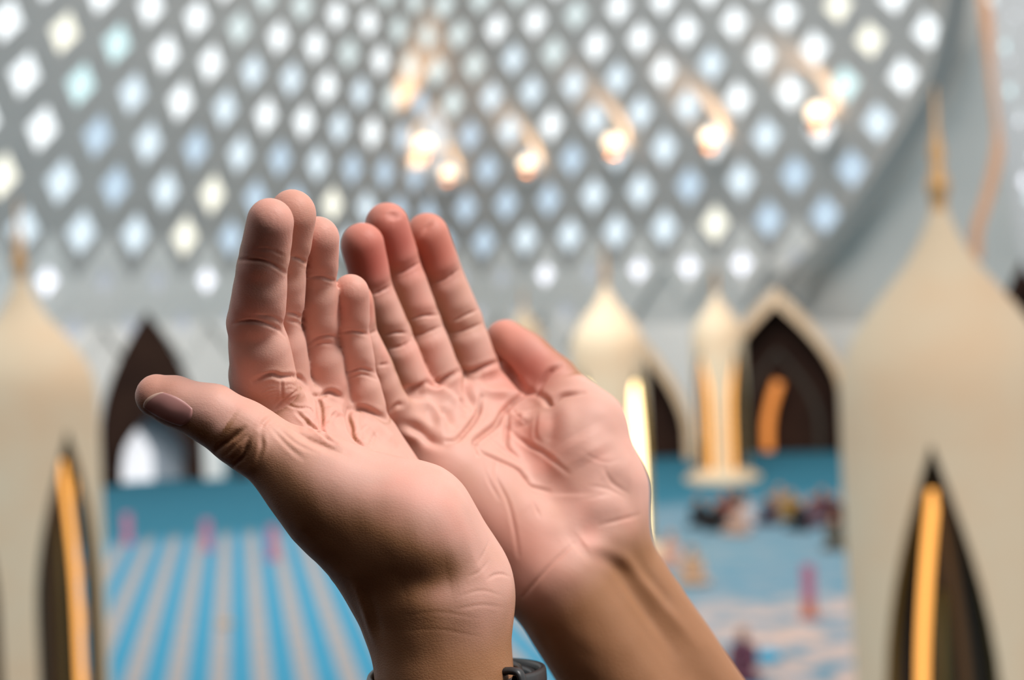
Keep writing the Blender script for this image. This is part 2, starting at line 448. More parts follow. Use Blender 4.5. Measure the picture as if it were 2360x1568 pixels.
LEFT = dict(
    h=0.85, lo=P(1180, 784, 400) * 0 + np.array([-130, -135, -560]), hi=np.array([10, 60, -405]),
    palm_normal=(0.63, 0.71, 0.30), pal_range=(0.12, 0.85), tip_red=0.4, wrist=((1010, 1330, 462), (1015, 1470, 465)),
    body=[
        # forearm: two bones side by side
        ((1010, 1400, 462, 160), (1042, 1800, 452, 156), 6, 0),
        ((1020, 1400, 486, 152), (1046, 1800, 480, 158), 10, 0),
        # thumb metacarpal and the ball of the thumb
        ((568, 1004, 450, 70), (752, 1130, 452, 104), 10, 0),
        ((752, 1130, 452, 104), (936, 1224, 456, 146), 12, 0),
        ((936, 1224, 456, 146), (1010, 1345, 464, 156), 12, 0),
        ((800, 1210, 456, 92), (985, 1375, 464, 132), 12, 0),
        # metacarpals
        ((612, 940, 476, 78), (1020, 1330, 484, 95), 8, 0),
        ((690, 960, 491, 76), (1035, 1330, 495, 95), 8, 0),
        ((772, 990, 505, 74), (1030, 1330, 498, 90), 8, 0),
        ((858, 1024, 516, 68), (1035, 1310, 505, 82), 8, 0),
    ],
    fingers=[
        dict(j=[(622, 508, 436, 51), (603, 620, 446, 59), (587, 745, 458, 65), (603, 868, 470, 76), (612, 940, 476, 74)], palmar=(0.5, 0.0, 0.85), k=5),
        dict(j=[(674, 489, 452, 52), (655, 605, 463, 51), (641, 735, 476, 54), (650, 872, 487, 62), (690, 960, 491, 66)], palmar=(0.5, 0.0, 0.85), k=4),
        dict(j=[(733, 545, 470, 46), (727, 640, 480, 48), (728, 780, 491, 51), (745, 890, 500, 56), (772, 990, 505, 64)], palmar=(0.5, 0.0, 0.85), k=4),
        dict(j=[(808, 672, 488, 40), (808, 766, 496, 42), (820, 858, 504, 45), (841, 945, 510, 47), (856, 1022, 515, 58)], palmar=(0.4, 0.1, 0.85), k=4),
        dict(j=[(360, 914, 447, 46), (405, 927, 448, 59), (488, 956, 449, 73), (568, 1004, 450, 70)], palmar=(0.2, 0.9, 0.1), k=6, npads=1, pad=0.10),
    ],
    forms=[
        # folds where the ball of the thumb meets the wrist, hollow of the palm, mounds at the finger roots
        ([(850, 1385), (938, 1352), (1014, 1346), (1063, 1330), (1100, 1296)], 6.0, -2.0, 0),
        ([(685, 986), (698, 1000), (740, 1020), (790, 1040)], 2.4, -1.8, 0),
        ([(808, 930), (802, 960), (808, 984), (818, 1012), (847, 1034)], 1.8, -2.0, 0.4),
        ([(724, 905), (737, 934), (741, 962), (745, 990)], 1.6, -1.7, 0.4),
        ([(854, 1012), (866, 1000)], 4.0, -0.9, 0),
        ([(640, 905), (675, 903), (705, 925)], 3.6, 2.0),
        ([(758, 940), (778, 965)], 3.4, 2.0),
        ([(838, 968), (880, 998), (915, 1032)], 4.2, 1.9),
        ([(500, 1040), (527, 1016), (561, 988)], 1.9, -0.7, 0.4),
        ([(535, 1077), (561, 1053), (575, 1014)], 1.9, -0.6, 0.4),
        ([(812, 1335), (838, 1400), (858, 1470)], 2.2, 0.6),
        ([(835, 1345), (858, 1405), (878, 1470)], 2.2, -0.5, 0),
    ] + fjoint_forms(L_JOINTS),
    creases=fjoint_lines(L_JOINTS) + [
        # root creases of the fingers
        ([(584, 880), (607, 869), (629, 864), (648, 869), (675, 868), (692, 873), (707, 888)], 0.8, -1.3, 0.15),
        ([(722, 912), (742, 912), (762, 905), (790, 918)], 0.9, -1.5, 0.15),
        ([(806, 945), (834, 943), (863, 953), (890, 966)], 1.0, -1.8, 0.1),
        # lines of the palm
        ([(649, 872), (650, 900), (649, 922)], 0.45, -0.4),
        ([(688, 900), (665, 915), (650, 925), (635, 938)], 0.6, -0.5),
        ([(682, 947), (698, 964), (706, 972), (710, 993)], 0.7, -0.6),
        ([(685, 944), (713, 941), (724, 958)], 0.5, -0.4),
        ([(655, 928), (675, 938), (700, 942)], 0.4, -0.3),
        ([(742, 970), (740, 987), (755, 1009), (773, 1022)], 0.7, -0.6),
        ([(706, 972), (720, 985), (740, 1000), (755, 1012)], 0.7, -0.6),
        ([(726, 911), (737, 934), (740, 962), (739, 984)], 0.7, -0.7),
        ([(808, 938), (801, 960), (808, 984), (812, 1009), (830, 1025), (847, 1034)], 0.8, -0.9),
        ([(847, 1034), (858, 1015), (868, 995)], 0.7, -0.4),
        ([(750, 975), (775, 950), (782, 945)], 0.5, -0.35),
        ([(812, 1005), (835, 990), (850, 975)], 0.5, -0.25),
        ([(603, 912), (622, 905), (640, 903)], 0.35, -0.22), ([(604, 919), (625, 912), (642, 909)], 0.35, -0.22),
        ([(606, 926), (628, 919), (643, 917)], 0.35, -0.22), ([(600, 905), (618, 898), (636, 896)], 0.35, -0.22),
        ([(655, 890), (670, 886), (684, 893)], 0.35, -0.2), ([(657, 900), (672, 897), (688, 905)], 0.35, -0.2),
        # wrinkles of the thumb joint
        ([(494, 1045), (510, 1026), (527, 1016), (561, 988)], 0.7, -0.6),
        ([(533, 1080), (548, 1062), (561, 1050), (575, 1012)], 0.7, -0.6),
        ([(603, 1000), (603, 1033), (590, 1070)], 0.7, -0.4), ([(515, 1055), (540, 1030), (570, 1000)], 0.5, -0.3),
        ([(628, 957), (610, 972), (600, 990)], 0.7, -0.4), ([(640, 985), (680, 1020), (730, 1045)], 0.7, -0.22),
        ([(625, 985), (665, 1030), (700, 1060)], 0.7, -0.22), ([(650, 975), (710, 1012), (790, 1048)], 0.6, -0.2),
        # wrist folds
        ([(1123, 1336), (1140, 1326), (1158, 1324), (1176, 1330)], 0.5, -0.3, 0.1),
        ([(1100, 1300), (1118, 1270), (1128, 1245)], 0.5, -0.15, 0.1), ([(1080, 1330), (1105, 1318), (1130, 1290)], 0.5, -0.15, 0.1),
        ([(1060, 1375), (1110, 1362), (1160, 1375)], 0.5, -0.12, 0.1), ([(1050, 1405), (1110, 1395), (1165, 1402)], 0.5, -0.12, 0.1),
        ([(930, 1420), (1010, 1412), (1100, 1425)], 0.5, -0.08, 0.1), ([(920, 1455), (1010, 1452), (1110, 1470)], 0.5, -0.08, 0.1),
    ],
    tints=[(380, 880, 9, (0.68, 0.33, 0.24), 0.5), (650, 1010, 14, (0.60, 0.31, 0.21), 0.35)],
)
RIGHT = dict(
    h=0.95, lo=np.array([-85, -155, -640]), hi=np.array([105, 62, -480]),
    palm_normal=(0.35, 0.50, 0.75), pal_range=(-0.25, 0.35), wrist=((1335, 1240, 545), (1400, 1340, 545)),
    body=[
        ((1281, 1338, 540, 122), (1570, 1800, 545, 124), 6, 0),
        ((1388, 1268, 556, 102), (1692, 1722, 560, 108), 12, 0),
        # thumb metacarpal, ball of the thumb
        ((1358, 985, 566, 80), (1400, 1125, 560, 78), 10, 0),
        ((1400, 1125, 560, 78), (1384, 1240, 556, 84), 10, 0),
        ((1290, 1035, 561, 92), (1338, 1180, 553, 92), 20, 0),
        ((1165, 945, 580, 58), (1300, 965, 574, 62), 10, 0),
        # metacarpals
        ((1120, 930, 578, 72), (1380, 1230, 566, 95), 8, 0),
        ((1048, 948, 566, 72), (1340, 1260, 556, 95), 8, 0),
        ((985, 965, 552, 70), (1300, 1285, 546, 92), 8, 0),
        ((935, 990, 540, 66), (1255, 1300, 544, 88), 8, 0),
        # heel of the hand on the little-finger side
        ((1030, 1100, 537, 80), (1200, 1290, 545, 92), 12, 0),
    ],
    fingers=[
        dict(j=[(984, 540, 560, 49), (1019, 637, 566, 50), (1062, 742, 571, 52), (1096, 850, 576, 55), (1120, 930, 578, 60)], palmar=(-0.2, 0.1, 1), k=4),
        dict(j=[(892, 516, 543, 49), (926, 617, 549, 46), (969, 742, 555, 48), (1013, 868, 561, 52), (1048, 948, 566, 58)], palmar=(-0.2, 0.1, 1), k=4),
        dict(j=[(836, 561, 528, 48), (861, 672, 534, 46), (905, 770, 541, 44), (948, 882, 547, 47), (985, 965, 552, 56)], palmar=(-0.2, 0.1, 1), k=4),
        dict(j=[(822, 690, 508, 37), (832, 770, 514, 37), (866, 850, 520, 42), (897, 932, 528, 44), (935, 990, 538, 54)], palmar=(-0.2, 0.1, 1), k=4),
        dict(j=[(1166, 785, 590, 48), (1214, 825, 586, 60), (1270, 882, 580, 68), (1358, 985, 566, 80)], palmar=(-0.6, -0.2, 0.7), k=6, npads=1, pad=0.05),
    ],
    forms=[
        # ridges and hollows of the distal palm
        ([(985, 888), (1021, 906), (1048, 929), (1062, 954)], 2.6, 2.3),
        ([(942, 928), (985, 938), (1012, 972), (1021, 1004)], 2.8, 2.4),
        ([(1083, 864), (1114, 902), (1164, 906), (1196, 899)], 2.8, 1.9),
        ([(1073, 866), (1079, 906), (1096, 942)], 2.0, -2.2, 0.2),
        ([(1055, 920), (1074, 941)], 2.2, -1.56, 0.2),
        ([(1021, 934), (1031, 963), (1041, 979)], 2.4, -1.69, 0.2),
        ([(930, 979), (967, 992), (990, 1014), (1021, 1024)], 2.0, -2.2, 0.2),
        ([(924, 993), (960, 1008), (992, 1027)], 2.0, 1.04),
        ([(935, 900), (955, 905), (980, 898)], 2.6, -1.30, 0.2),
        ([(1120, 875), (1160, 870)], 3.0, -0.78, 0),
        # ball of the thumb, its small front mound, dimples of the wrist
        ([(1205, 950), (1208, 985)], 4.0, 2.4),
        ([(1268, 930), (1270, 986), (1260, 1042)], 3.2, -1.5, 0.3),
        ([(1205, 1075), (1230, 1115), (1270, 1150)], 5.0, -1.0, 0.3),
        ([(1330, 1000), (1370, 1060)], 9.0, 1.4),
        ([(1392, 1095), (1415, 1117), (1448, 1138), (1476, 1142)], 6.0, -1.5, 0.2),
        ([(1300, 1255), (1350, 1228), (1420, 1200), (1476, 1186)], 5.0, -1.2, 0.1),
        ([(1325, 1265), (1350, 1250)], 5.0, -0.6, 0),
        ([(1360, 1255), (1437, 1290), (1482, 1342), (1533, 1400), (1607, 1490)], 3.0, 1.0),
        ([(1345, 1275), (1413, 1300), (1468, 1378), (1556, 1502)], 3.2, -1.0, 0),
        ([(1473, 1303), (1518, 1362), (1560, 1420)], 3.0, -0.7, 0),
        # dents at two finger tips
        ([(905, 486), (912, 508)], 2.8, -0.9, 0.2),
        ([(980, 518), (992, 526)], 3.2, -0.9, 0.3),
    ] + fjoint_forms(R_JOINTS),
    creases=fjoint_lines(R_JOINTS) + [
        ([(1058, 857), (1087, 858), (1119, 847), (1153, 834)], 1.2, -2.2, 0.1),
        ([(985, 882), (1008, 886), (1038, 869), (1055, 859)], 1.2, -2.1, 0.1),
        ([(935, 899), (960, 893), (983, 884)], 1.1, -1.8, 0.1),
        ([(896, 956), (914, 936), (931, 934)], 1.0, -1.0, 0.2),
        ([(1110, 915), (1105, 941), (1094, 968), (1071, 995), (1053, 1013), (1033, 1018)], 0.95, -2.6, 0.1),
        ([(1210, 906), (1178, 931), (1160, 949), (1144, 977), (1117, 999), (1097, 1015), (1094, 1025), (1099, 1047)], 1.0, -2.8, 0.1),
        ([(1171, 943), (1169, 981), (1169, 1025), (1190, 1052)], 0.9, -1.9, 0.1),
        ([(1097, 1020), (1114, 1043), (1146, 1058), (1190, 1079), (1208, 1099), (1224, 1120), (1263, 1133)], 0.9, -1.5, 0.1),
        ([(1130, 1010), (1150, 1028), (1170, 1045)], 0.8, -0.5),
        ([(1142, 1062), (1145, 1101), (1170, 1155), (1184, 1211), (1195, 1281)], 0.8, -0.5, 0.1),
        ([(1118, 1075), (1128, 1110), (1150, 1150)], 0.8, -0.3), ([(1226, 1150), (1235, 1172), (1243, 1191)], 0.7, -0.3),
        ([(1167, 981), (1193, 1009), (1225, 1030), (1257, 1048), (1308, 1090)], 0.9, -0.7, 0.15),
        ([(1237, 953), (1233, 1000), (1245, 1020)], 0.9, -0.4), ([(1180, 945), (1195, 960), (1215, 975)], 0.7, -0.25),
        ([(1292, 842), (1266, 857), (1246, 884), (1238, 905)], 1.1, -2.4, 0.1),
        ([(1146, 820), (1178, 862), (1208, 898), (1234, 907)], 1.5, -3.0, 0.05),
        ([(1238, 908), (1255, 918), (1271, 931), (1296, 911), (1341, 905)], 1.3, -2.2, 0.1),
        ([(1204, 1378), (1240, 1335), (1280, 1292), (1322, 1253)], 0.7, -0.6, 0.1),
        ([(1381, 1211), (1437, 1197), (1476, 1186)], 0.8, -0.35, 0.1),
        ([(1392, 1079), (1411, 1113), (1448, 1138)], 0.9, -0.3, 0.1), ([(1360, 1120), (1400, 1128), (1440, 1146)], 0.8, -0.2, 0.1),
        ([(1340, 1040), (1390, 1065), (1430, 1060)], 0.7, -0.12, 0.1), ([(1350, 1150), (1400, 1140)], 0.8, -0.15, 0.1),
    ],
    tints=[(1250, 980, 5, (0.60, 0.23, 0.17), 0.5), (1180, 1260, 16, (0.62, 0.27, 0.20), 0.6), (1225, 850, 13, (0.50, 0.12, 0.085), 0.75),
           (850, 610, 12, (0.45, 0.09, 0.065), 0.85), (925, 560, 12, (0.47, 0.10, 0.075), 0.75), (1010, 590, 11, (0.50, 0.12, 0.08), 0.7)],
)
# ================================================================== THE PRAYER HALL
RND = random.Random(7)
def horizon_dir(u):
    d = CAM.to_3x3() @ ray_point(u, 748 - 0.0402 * (u - 1180), 1.0); d.z = 0; return d.normalized()

def noise_mat(name, c1, c2, scale, rough=0.6, detail=3, lo=0.35, hi=0.65, metal=0.0, coord='Object'):
    m = new_mat(name, c1, rough, metal); N = NT(m)
    tc = N.n('ShaderNodeTexCoord'); nz = N.n('ShaderNodeTexNoise')
    nz.inputs['Scale'].default_value = scale; nz.inputs['Detail'].default_value = detail
    N.l(tc.outputs[coord], nz.inputs['Vector'])
    rp = N.n('ShaderNodeValToRGB'); rp.color_ramp.elements[0].position = lo; rp.color_ramp.elements[1].position = hi
    rp.color_ramp.elements[0].color = (*c1, 1); rp.color_ramp.elements[1].color = (*c2, 1)
    N.l(nz.outputs['Fac'], rp.inputs[0]); N.l(rp.outputs[0], N.b.inputs['Base Color'])
    return m
M_SHELL = noise_mat('lattice_plaster', (0.47, 0.45, 0.43), (0.51, 0.49, 0.465), 0.15, 0.75)
M_LIGHTWALL = noise_mat('pale_plaster', (0.90, 0.87, 0.83), (0.93, 0.90, 0.855), 0.12, 0.8)
M_PLAIN = noise_mat('grey_plaster', (0.72, 0.70, 0.66), (0.77, 0.75, 0.71), 0.10, 0.8)
M_RIM = new_mat('rim_plaster', (0.50, 0.48, 0.45), 0.7)
M_MARBLE = noise_mat('marble', (0.78, 0.55, 0.35), (0.76, 0.64, 0.46), 0.8, 0.7, 5, 0.3, 0.7)
M_GOLD = new_mat('gold', (0.62, 0.36, 0.16), 0.35, 0.7)
M_BRONZE = new_mat('dark_bronze', (0.13, 0.06, 0.018), 0.45, 0.2)
M_OLIVE = new_mat('olive_bronze', (0.10, 0.075, 0.015), 0.5, 0.2)
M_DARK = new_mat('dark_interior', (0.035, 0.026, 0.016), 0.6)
M_WOOD = noise_mat('dark_wood', (0.022, 0.010, 0.007), (0.036, 0.017, 0.011), 0.6, 0.8)
M_WOOD.node_tree.nodes['Principled BSDF'].inputs['Specular IOR Level'].default_value = 0.1
M_TRIM = noise_mat('pale_gold_trim', (0.66, 0.44, 0.26), (0.74, 0.54, 0.36), 0.5, 0.4)
M_PINK = new_mat('pink_plastic', (0.48, 0.17, 0.27), 0.5)
M_ORANGE = new_mat('orange_plastic', (0.62, 0.20, 0.11), 0.5)
M_WHITE = new_mat('white_plaster', (0.78, 0.78, 0.76), 0.7)
M_GREYBLUE = new_mat('greyblue_plaster', (0.33, 0.37, 0.42), 0.7)
def glow(name, col, s): return new_mat(name, tuple(0.3 * c for c in col), 0.3, 0, col, s)
M_LED = glow('amber_led', (1.0, 0.44, 0.10), 1.7)
M_LED_HOT = glow('warm_led', (1.0, 0.74, 0.36), 6.0)
M_LED_DIM = glow('dim_amber_led', (1.0, 0.33, 0.07), 0.75)
M_BULB = glow('spot_lens', (1.0, 0.80, 0.58), 3.0)
PANES = [glow('pane_daylight_%s' % n, c, s) for n, c, s in (
    ('white', (0.93, 0.98, 1.0), 1.25), ('pale_blue', (0.80, 0.92, 1.0), 0.98), ('blue', (0.66, 0.82, 0.97), 0.80),
    ('cream', (1.0, 0.98, 0.84), 1.2), ('cyan', (0.72, 0.95, 0.97), 1.05), ('mist', (0.82, 0.93, 0.93), 0.88))]
M_PANE_DIM = glow('pane_daylight_dim', (0.66, 0.70, 0.76), 0.55)
M_PANE_BRIGHT = glow('pane_daylight_bright', (0.90, 0.92, 1.0), 1.5)

# ---- carpet
def carpet_material():
    m = new_mat('carpet', (0.1, 0.4, 0.6), 0.95, spec=0.1); N = NT(m)
    d = horizon_dir(540); ang = math.atan2(d.x, d.y)
    geo = N.n('ShaderNodeNewGeometry')
    mp = N.n('ShaderNodeMapping', vector_type='POINT'); mp.inputs['Rotation'].default_value = (0, 0, ang)
    N.l(geo.outputs['Position'], mp.inputs['Vector'])
    sp = N.n('ShaderNodeSeparateXYZ'); N.l(mp.outputs[0], sp.inputs[0])
    def math_(op, a, b=None):
        x = N.n('ShaderNodeMath', operation=op)
        for k, v in ((0, a), (1, b)):
            if v is None: continue
            if isinstance(v, (int, float)): x.inputs[k].default_value = v
            else: N.l(v, x.inputs[k])
        return x.outputs[0]
    # rows of prayer stripes
    st = math_('PINGPONG', math_('ADD', math_('MULTIPLY', sp.outputs['X'], 1.0 / 0.78), 0.18), 0.5)
    r1 = N.n('ShaderNodeMapRange'); r1.inputs[1].default_value = 0.24; r1.inputs[2].default_value = 0.30; N.l(st, r1.inputs[0])
    blk = math_('PINGPONG', math_('MULTIPLY', sp.outputs['Y'], 1.0 / 1.3), 0.5)
    r2 = N.n('ShaderNodeMapRange'); r2.inputs[1].default_value = 0.40; r2.inputs[2].default_value = 0.46; N.l(blk, r2.inputs[0])
    nz = N.n('ShaderNodeTexNoise'); nz.inputs['Scale'].default_value = 2.2; nz.inputs['Detail'].default_value = 3; N.l(geo.outputs['Position'], nz.inputs['Vector'])
    blue = N.n('ShaderNodeMixRGB'); blue.inputs[1].default_value = (0.03, 0.215, 0.35, 1); blue.inputs[2].default_value = (0.07, 0.29, 0.43, 1); N.l(nz.outputs['Fac'], blue.inputs[0])
    beige = N.n('ShaderNodeMixRGB'); beige.inputs[1].default_value = (0.30, 0.265, 0.25, 1); beige.inputs[2].default_value = (0.37, 0.335, 0.32, 1); N.l(nz.outputs['Fac'], beige.inputs[0])
    strip = N.n('ShaderNodeMixRGB'); N.l(r1.outputs[0], strip.inputs[0]); N.l(blue.outputs[0], strip.inputs[1]); N.l(beige.outputs[0], strip.inputs[2])
    s2 = N.n('ShaderNodeMixRGB'); s2.inputs[2].default_value = (0.045, 0.25, 0.40, 1)
    N.l(math_('MULTIPLY', r2.outputs[0], 0.35), s2.inputs[0]); N.l(strip.outputs[0], s2.inputs[1])
    # the middle of the hall: medallions in beige and peach on a blue-grey ground
    vo = N.n('ShaderNodeTexNoise'); vo.inputs['Scale'].default_value = 1.05; vo.inputs['Detail'].default_value = 2.0; N.l(geo.outputs['Position'], vo.inputs['Vector'])
    mr = N.n('ShaderNodeMapRange'); mr.inputs[1].default_value = 0.38; mr.inputs[2].default_value = 0.52; N.l(vo.outputs['Fac'], mr.inputs[0])
    far = N.n('ShaderNodeMapRange'); far.inputs[1].default_value = 31.0; far.inputs[2].default_value = 28.0; N.l(sp.outputs['Y'], far.inputs[0])
    fade = math_('MULTIPLY', mr.outputs[0], math_('ADD', math_('MULTIPLY', far.outputs[0], 0.8), 0.12))
    gb = N.n('ShaderNodeMixRGB'); gb.inputs[1].default_value = (0.08, 0.21, 0.29, 1); gb.inputs[2].default_value = (0.15, 0.26, 0.33, 1); N.l(nz.outputs['Fac'], gb.inputs[0])
    pe = N.n('ShaderNodeMixRGB'); pe.inputs[1].default_value = (0.58, 0.37, 0.25, 1); pe.inputs[2].default_value = (0.46, 0.39, 0.40, 1); N.l(nz.outputs['Fac'], pe.inputs[0])
    orn = N.n('ShaderNodeMixRGB'); N.l(fade, orn.inputs[0]); N.l(gb.outputs[0], orn.inputs[1]); N.l(pe.outputs[0], orn.inputs[2])
    side = N.n('ShaderNodeMapRange'); side.inputs[1].default_value = 8.0; side.inputs[2].default_value = 9.5; N.l(sp.outputs['X'], side.inputs[0])
    # far end of the carpet is a plain deep blue border
    end = N.n('ShaderNodeMapRange'); end.inputs[1].default_value = 45.0; end.inputs[2].default_value = 47.0; N.l(sp.outputs['Y'], end.inputs[0])
    a = N.n('ShaderNodeMixRGB'); N.l(side.outputs[0], a.inputs[0]); N.l(s2.outputs[0], a.inputs[1]); N.l(orn.outputs[0], a.inputs[2])
    e = N.n('ShaderNodeMixRGB'); e.inputs[2].default_value = (0.035, 0.16, 0.23, 1); N.l(end.outputs[0], e.inputs[0]); N.l(a.outputs[0], e.inputs[1])
    N.l(e.outputs[0], N.b.inputs['Base Color'])
    return m
fl = mesh_obj('floor', [(-70, -12, 0), (70, -12, 0), (70, 110, 0), (-70, 110, 0)], [(0, 1, 2, 3)], carpet_material())
tag(fl, 'blue carpet with pale stripes running across the prayer hall', kind='structure')

# ---- unseen dark deck, parapet and walls added to shade the hands from below
def box_bm(bm, c, s, rz=0.0):
    m = Matrix.Translation(c) @ Matrix.Rotation(rz, 4, 'Z') @ Matrix.Diagonal((*s, 1))
    return bmesh.ops.create_cube(bm, size=1.0, matrix=m)
bm = bmesh.new(); box_bm(bm, (0, -0.5, 4.72), (7, 2.8, 0.24))
tag(bm_obj('shade_deck', bm, M_WOOD), 'unseen dark deck added under the raised hands to block light from below', kind='structure')
bm = bmesh.new(); box_bm(bm, (0, 0.74, 5.38), (7, 0.10, 1.08)); bmesh.ops.bevel(bm, geom=bm.edges[:], offset=0.02, segments=2, affect='EDGES')
tag(bm_obj('shade_board', bm, M_WOOD), 'unseen dark board added just below the hands to stop bounce off the carpet', kind='structure')
bm = bmesh.new(); box_bm(bm, (0, -1.3, 6.3), (5.4, 0.2, 3.0)); box_bm(bm, (-1.5, -0.4, 6.5), (0.2, 1.8, 3.4))
tag(bm_obj('shade_walls', bm, M_WOOD), 'unseen dark walls added behind and left of the viewer to shade the hands', kind='structure')

# ---- the great lattice shell
FOLD = 1000.0
def inv_depth(u, v):
    lean = 1.0 + 0.16 * max(0.0, (748 - v)) / 748.0 + 0.05 * max(0.0, (748 - v) / 748.0) ** 2
    if u < FOLD: w = 1 / 92.0 + (1 / 62.0 - 1 / 92.0) * (FOLD - u) / FOLD
    else: w = 1 / 92.0 + (1 / 60.0 - 1 / 92.0) * (u - FOLD) / 1150.0
    return w * lean
def on_shell(u, v, back=0.0): return world_at(u, v, 1.0 / inv_depth(u, v) + back)

L_PTS = {0: {0: (20, 45), 1: (147, 75), 2: (268, 100), 3: (383, 122), 4: (487, 147), 5: (582, 165), 6: (671, 183), 7: (754, 200), 8: (830, 215), 9: (902, 230), 10: (968, 243)},
         1: {0: (52, 170), 1: (186, 190), 2: (306, 212), 3: (417, 230), 4: (519, 245), 5: (613, 262), 6: (701, 278), 7: (783, 290), 8: (860, 300), 9: (925, 315)},
         2: {0: (97, 298), 1: (226, 313), 2: (344, 328), 3: (453, 341), 4: (553, 353), 5: (647, 365), 6: (733, 378), 7: (815, 385), 8: (888, 395), 9: (955, 410)},
         3: {-1: (10, 408), 0: (140, 420), 1: (268, 431), 2: (384, 440), 3: (490, 448), 4: (588, 455), 5: (680, 463), 6: (762, 472), 7: (845, 478), 8: (922, 482)},
         4: {-1: (45, 525), 0: (186, 533), 1: (310, 538), 2: (425, 547), 3: (528, 549)},
         5: {-1: (108, 648), 0: (246, 650), 1: (364, 647), 2: (474, 645)}, 6: {-1: (172, 755), 0: (300, 750), 1: (420, 745)},
         -1: {3: (350, 12), 4: (455, 42), 5: (551, 62), 6: (641, 85), 7: (726, 100), 8: (803, 122), 9: (877, 142), 10: (945, 155)},
         -2: {6: (605, -10), 7: (700, 15), 8: (778, 35), 9: (850, 50), 10: (920, 65), 11: (985, 78)}}
R_PTS = {0: {0: (1093, 155), 1: (1183, 137), 2: (1278, 122), 3: (1375, 105), 4: (1478, 90), 5: (1580, 72), 6: (1695, 50), 7: (1810, 35), 8: (1930, 15)},
         1: {-1: (1045, 237), 0: (1132, 225), 1: (1226, 212), 2: (1322, 198), 3: (1424, 180), 4: (1528, 163), 5: (1640, 145), 6: (1757, 125), 7: (1877, 108), 8: (2002, 88), 9: (2140, 70)},
         2: {-1: (1083, 310), 0: (1175, 297), 1: (1270, 285), 2: (1368, 270), 3: (1477, 258), 4: (1582, 240), 5: (1702, 222), 6: (1818, 208), 7: (1947, 193), 8: (2082, 172)},
         3: {-2: (1030, 400), -1: (1125, 390), 0: (1215, 378), 1: (1320, 368), 2: (1415, 352), 3: (1532, 343), 4: (1643, 325), 5: (1767, 313), 6: (1888, 298), 7: (2023, 283)},
         4: {-2: (1075, 480), -1: (1168, 468), 0: (1267, 460), 1: (1370, 450), 2: (1478, 437), 3: (1590, 428), 4: (1708, 418), 5: (1832, 405), 6: (1963, 390)},
         5: {-2: (1115, 555), -1: (1213, 548), 0: (1313, 540), 1: (1421, 532), 2: (1533, 524), 3: (1650, 515), 4: (1773, 506), 5: (1903, 494)},
         6: {-2: (1157, 640), -1: (1255, 634), 0: (1360, 626), 1: (1470, 620), 2: (1588, 618), 3: (1710, 604), 4: (1837, 595)},
         7: {-1: (1302, 715), -2: (1205, 722)},
         -1: {0: (1058, 80), 1: (1143, 60), 2: (1232, 42), 3: (1325, 30), 4: (1424, 18)}}
def basis(i, j, deg=3):
    return np.array([i ** a * j ** b for a in range(deg + 1) for b in range(deg + 1 - a)], float)
def fit(pts):
    A = []; U = []; V = []
    for j, row in pts.items():
        for i, (u, v) in row.items(): A.append(basis(i / 6.0, j / 4.0)); U.append(u); V.append(v)
    A = np.array(A)
    cu = np.linalg.lstsq(A, np.array(U, float), rcond=None)[0]; cv = np.linalg.lstsq(A, np.array(V, float), rcond=None)[0]
    return lambda i, j: (float(basis(i / 6.0, j / 4.0) @ cu), float(basis(i / 6.0, j / 4.0) @ cv))

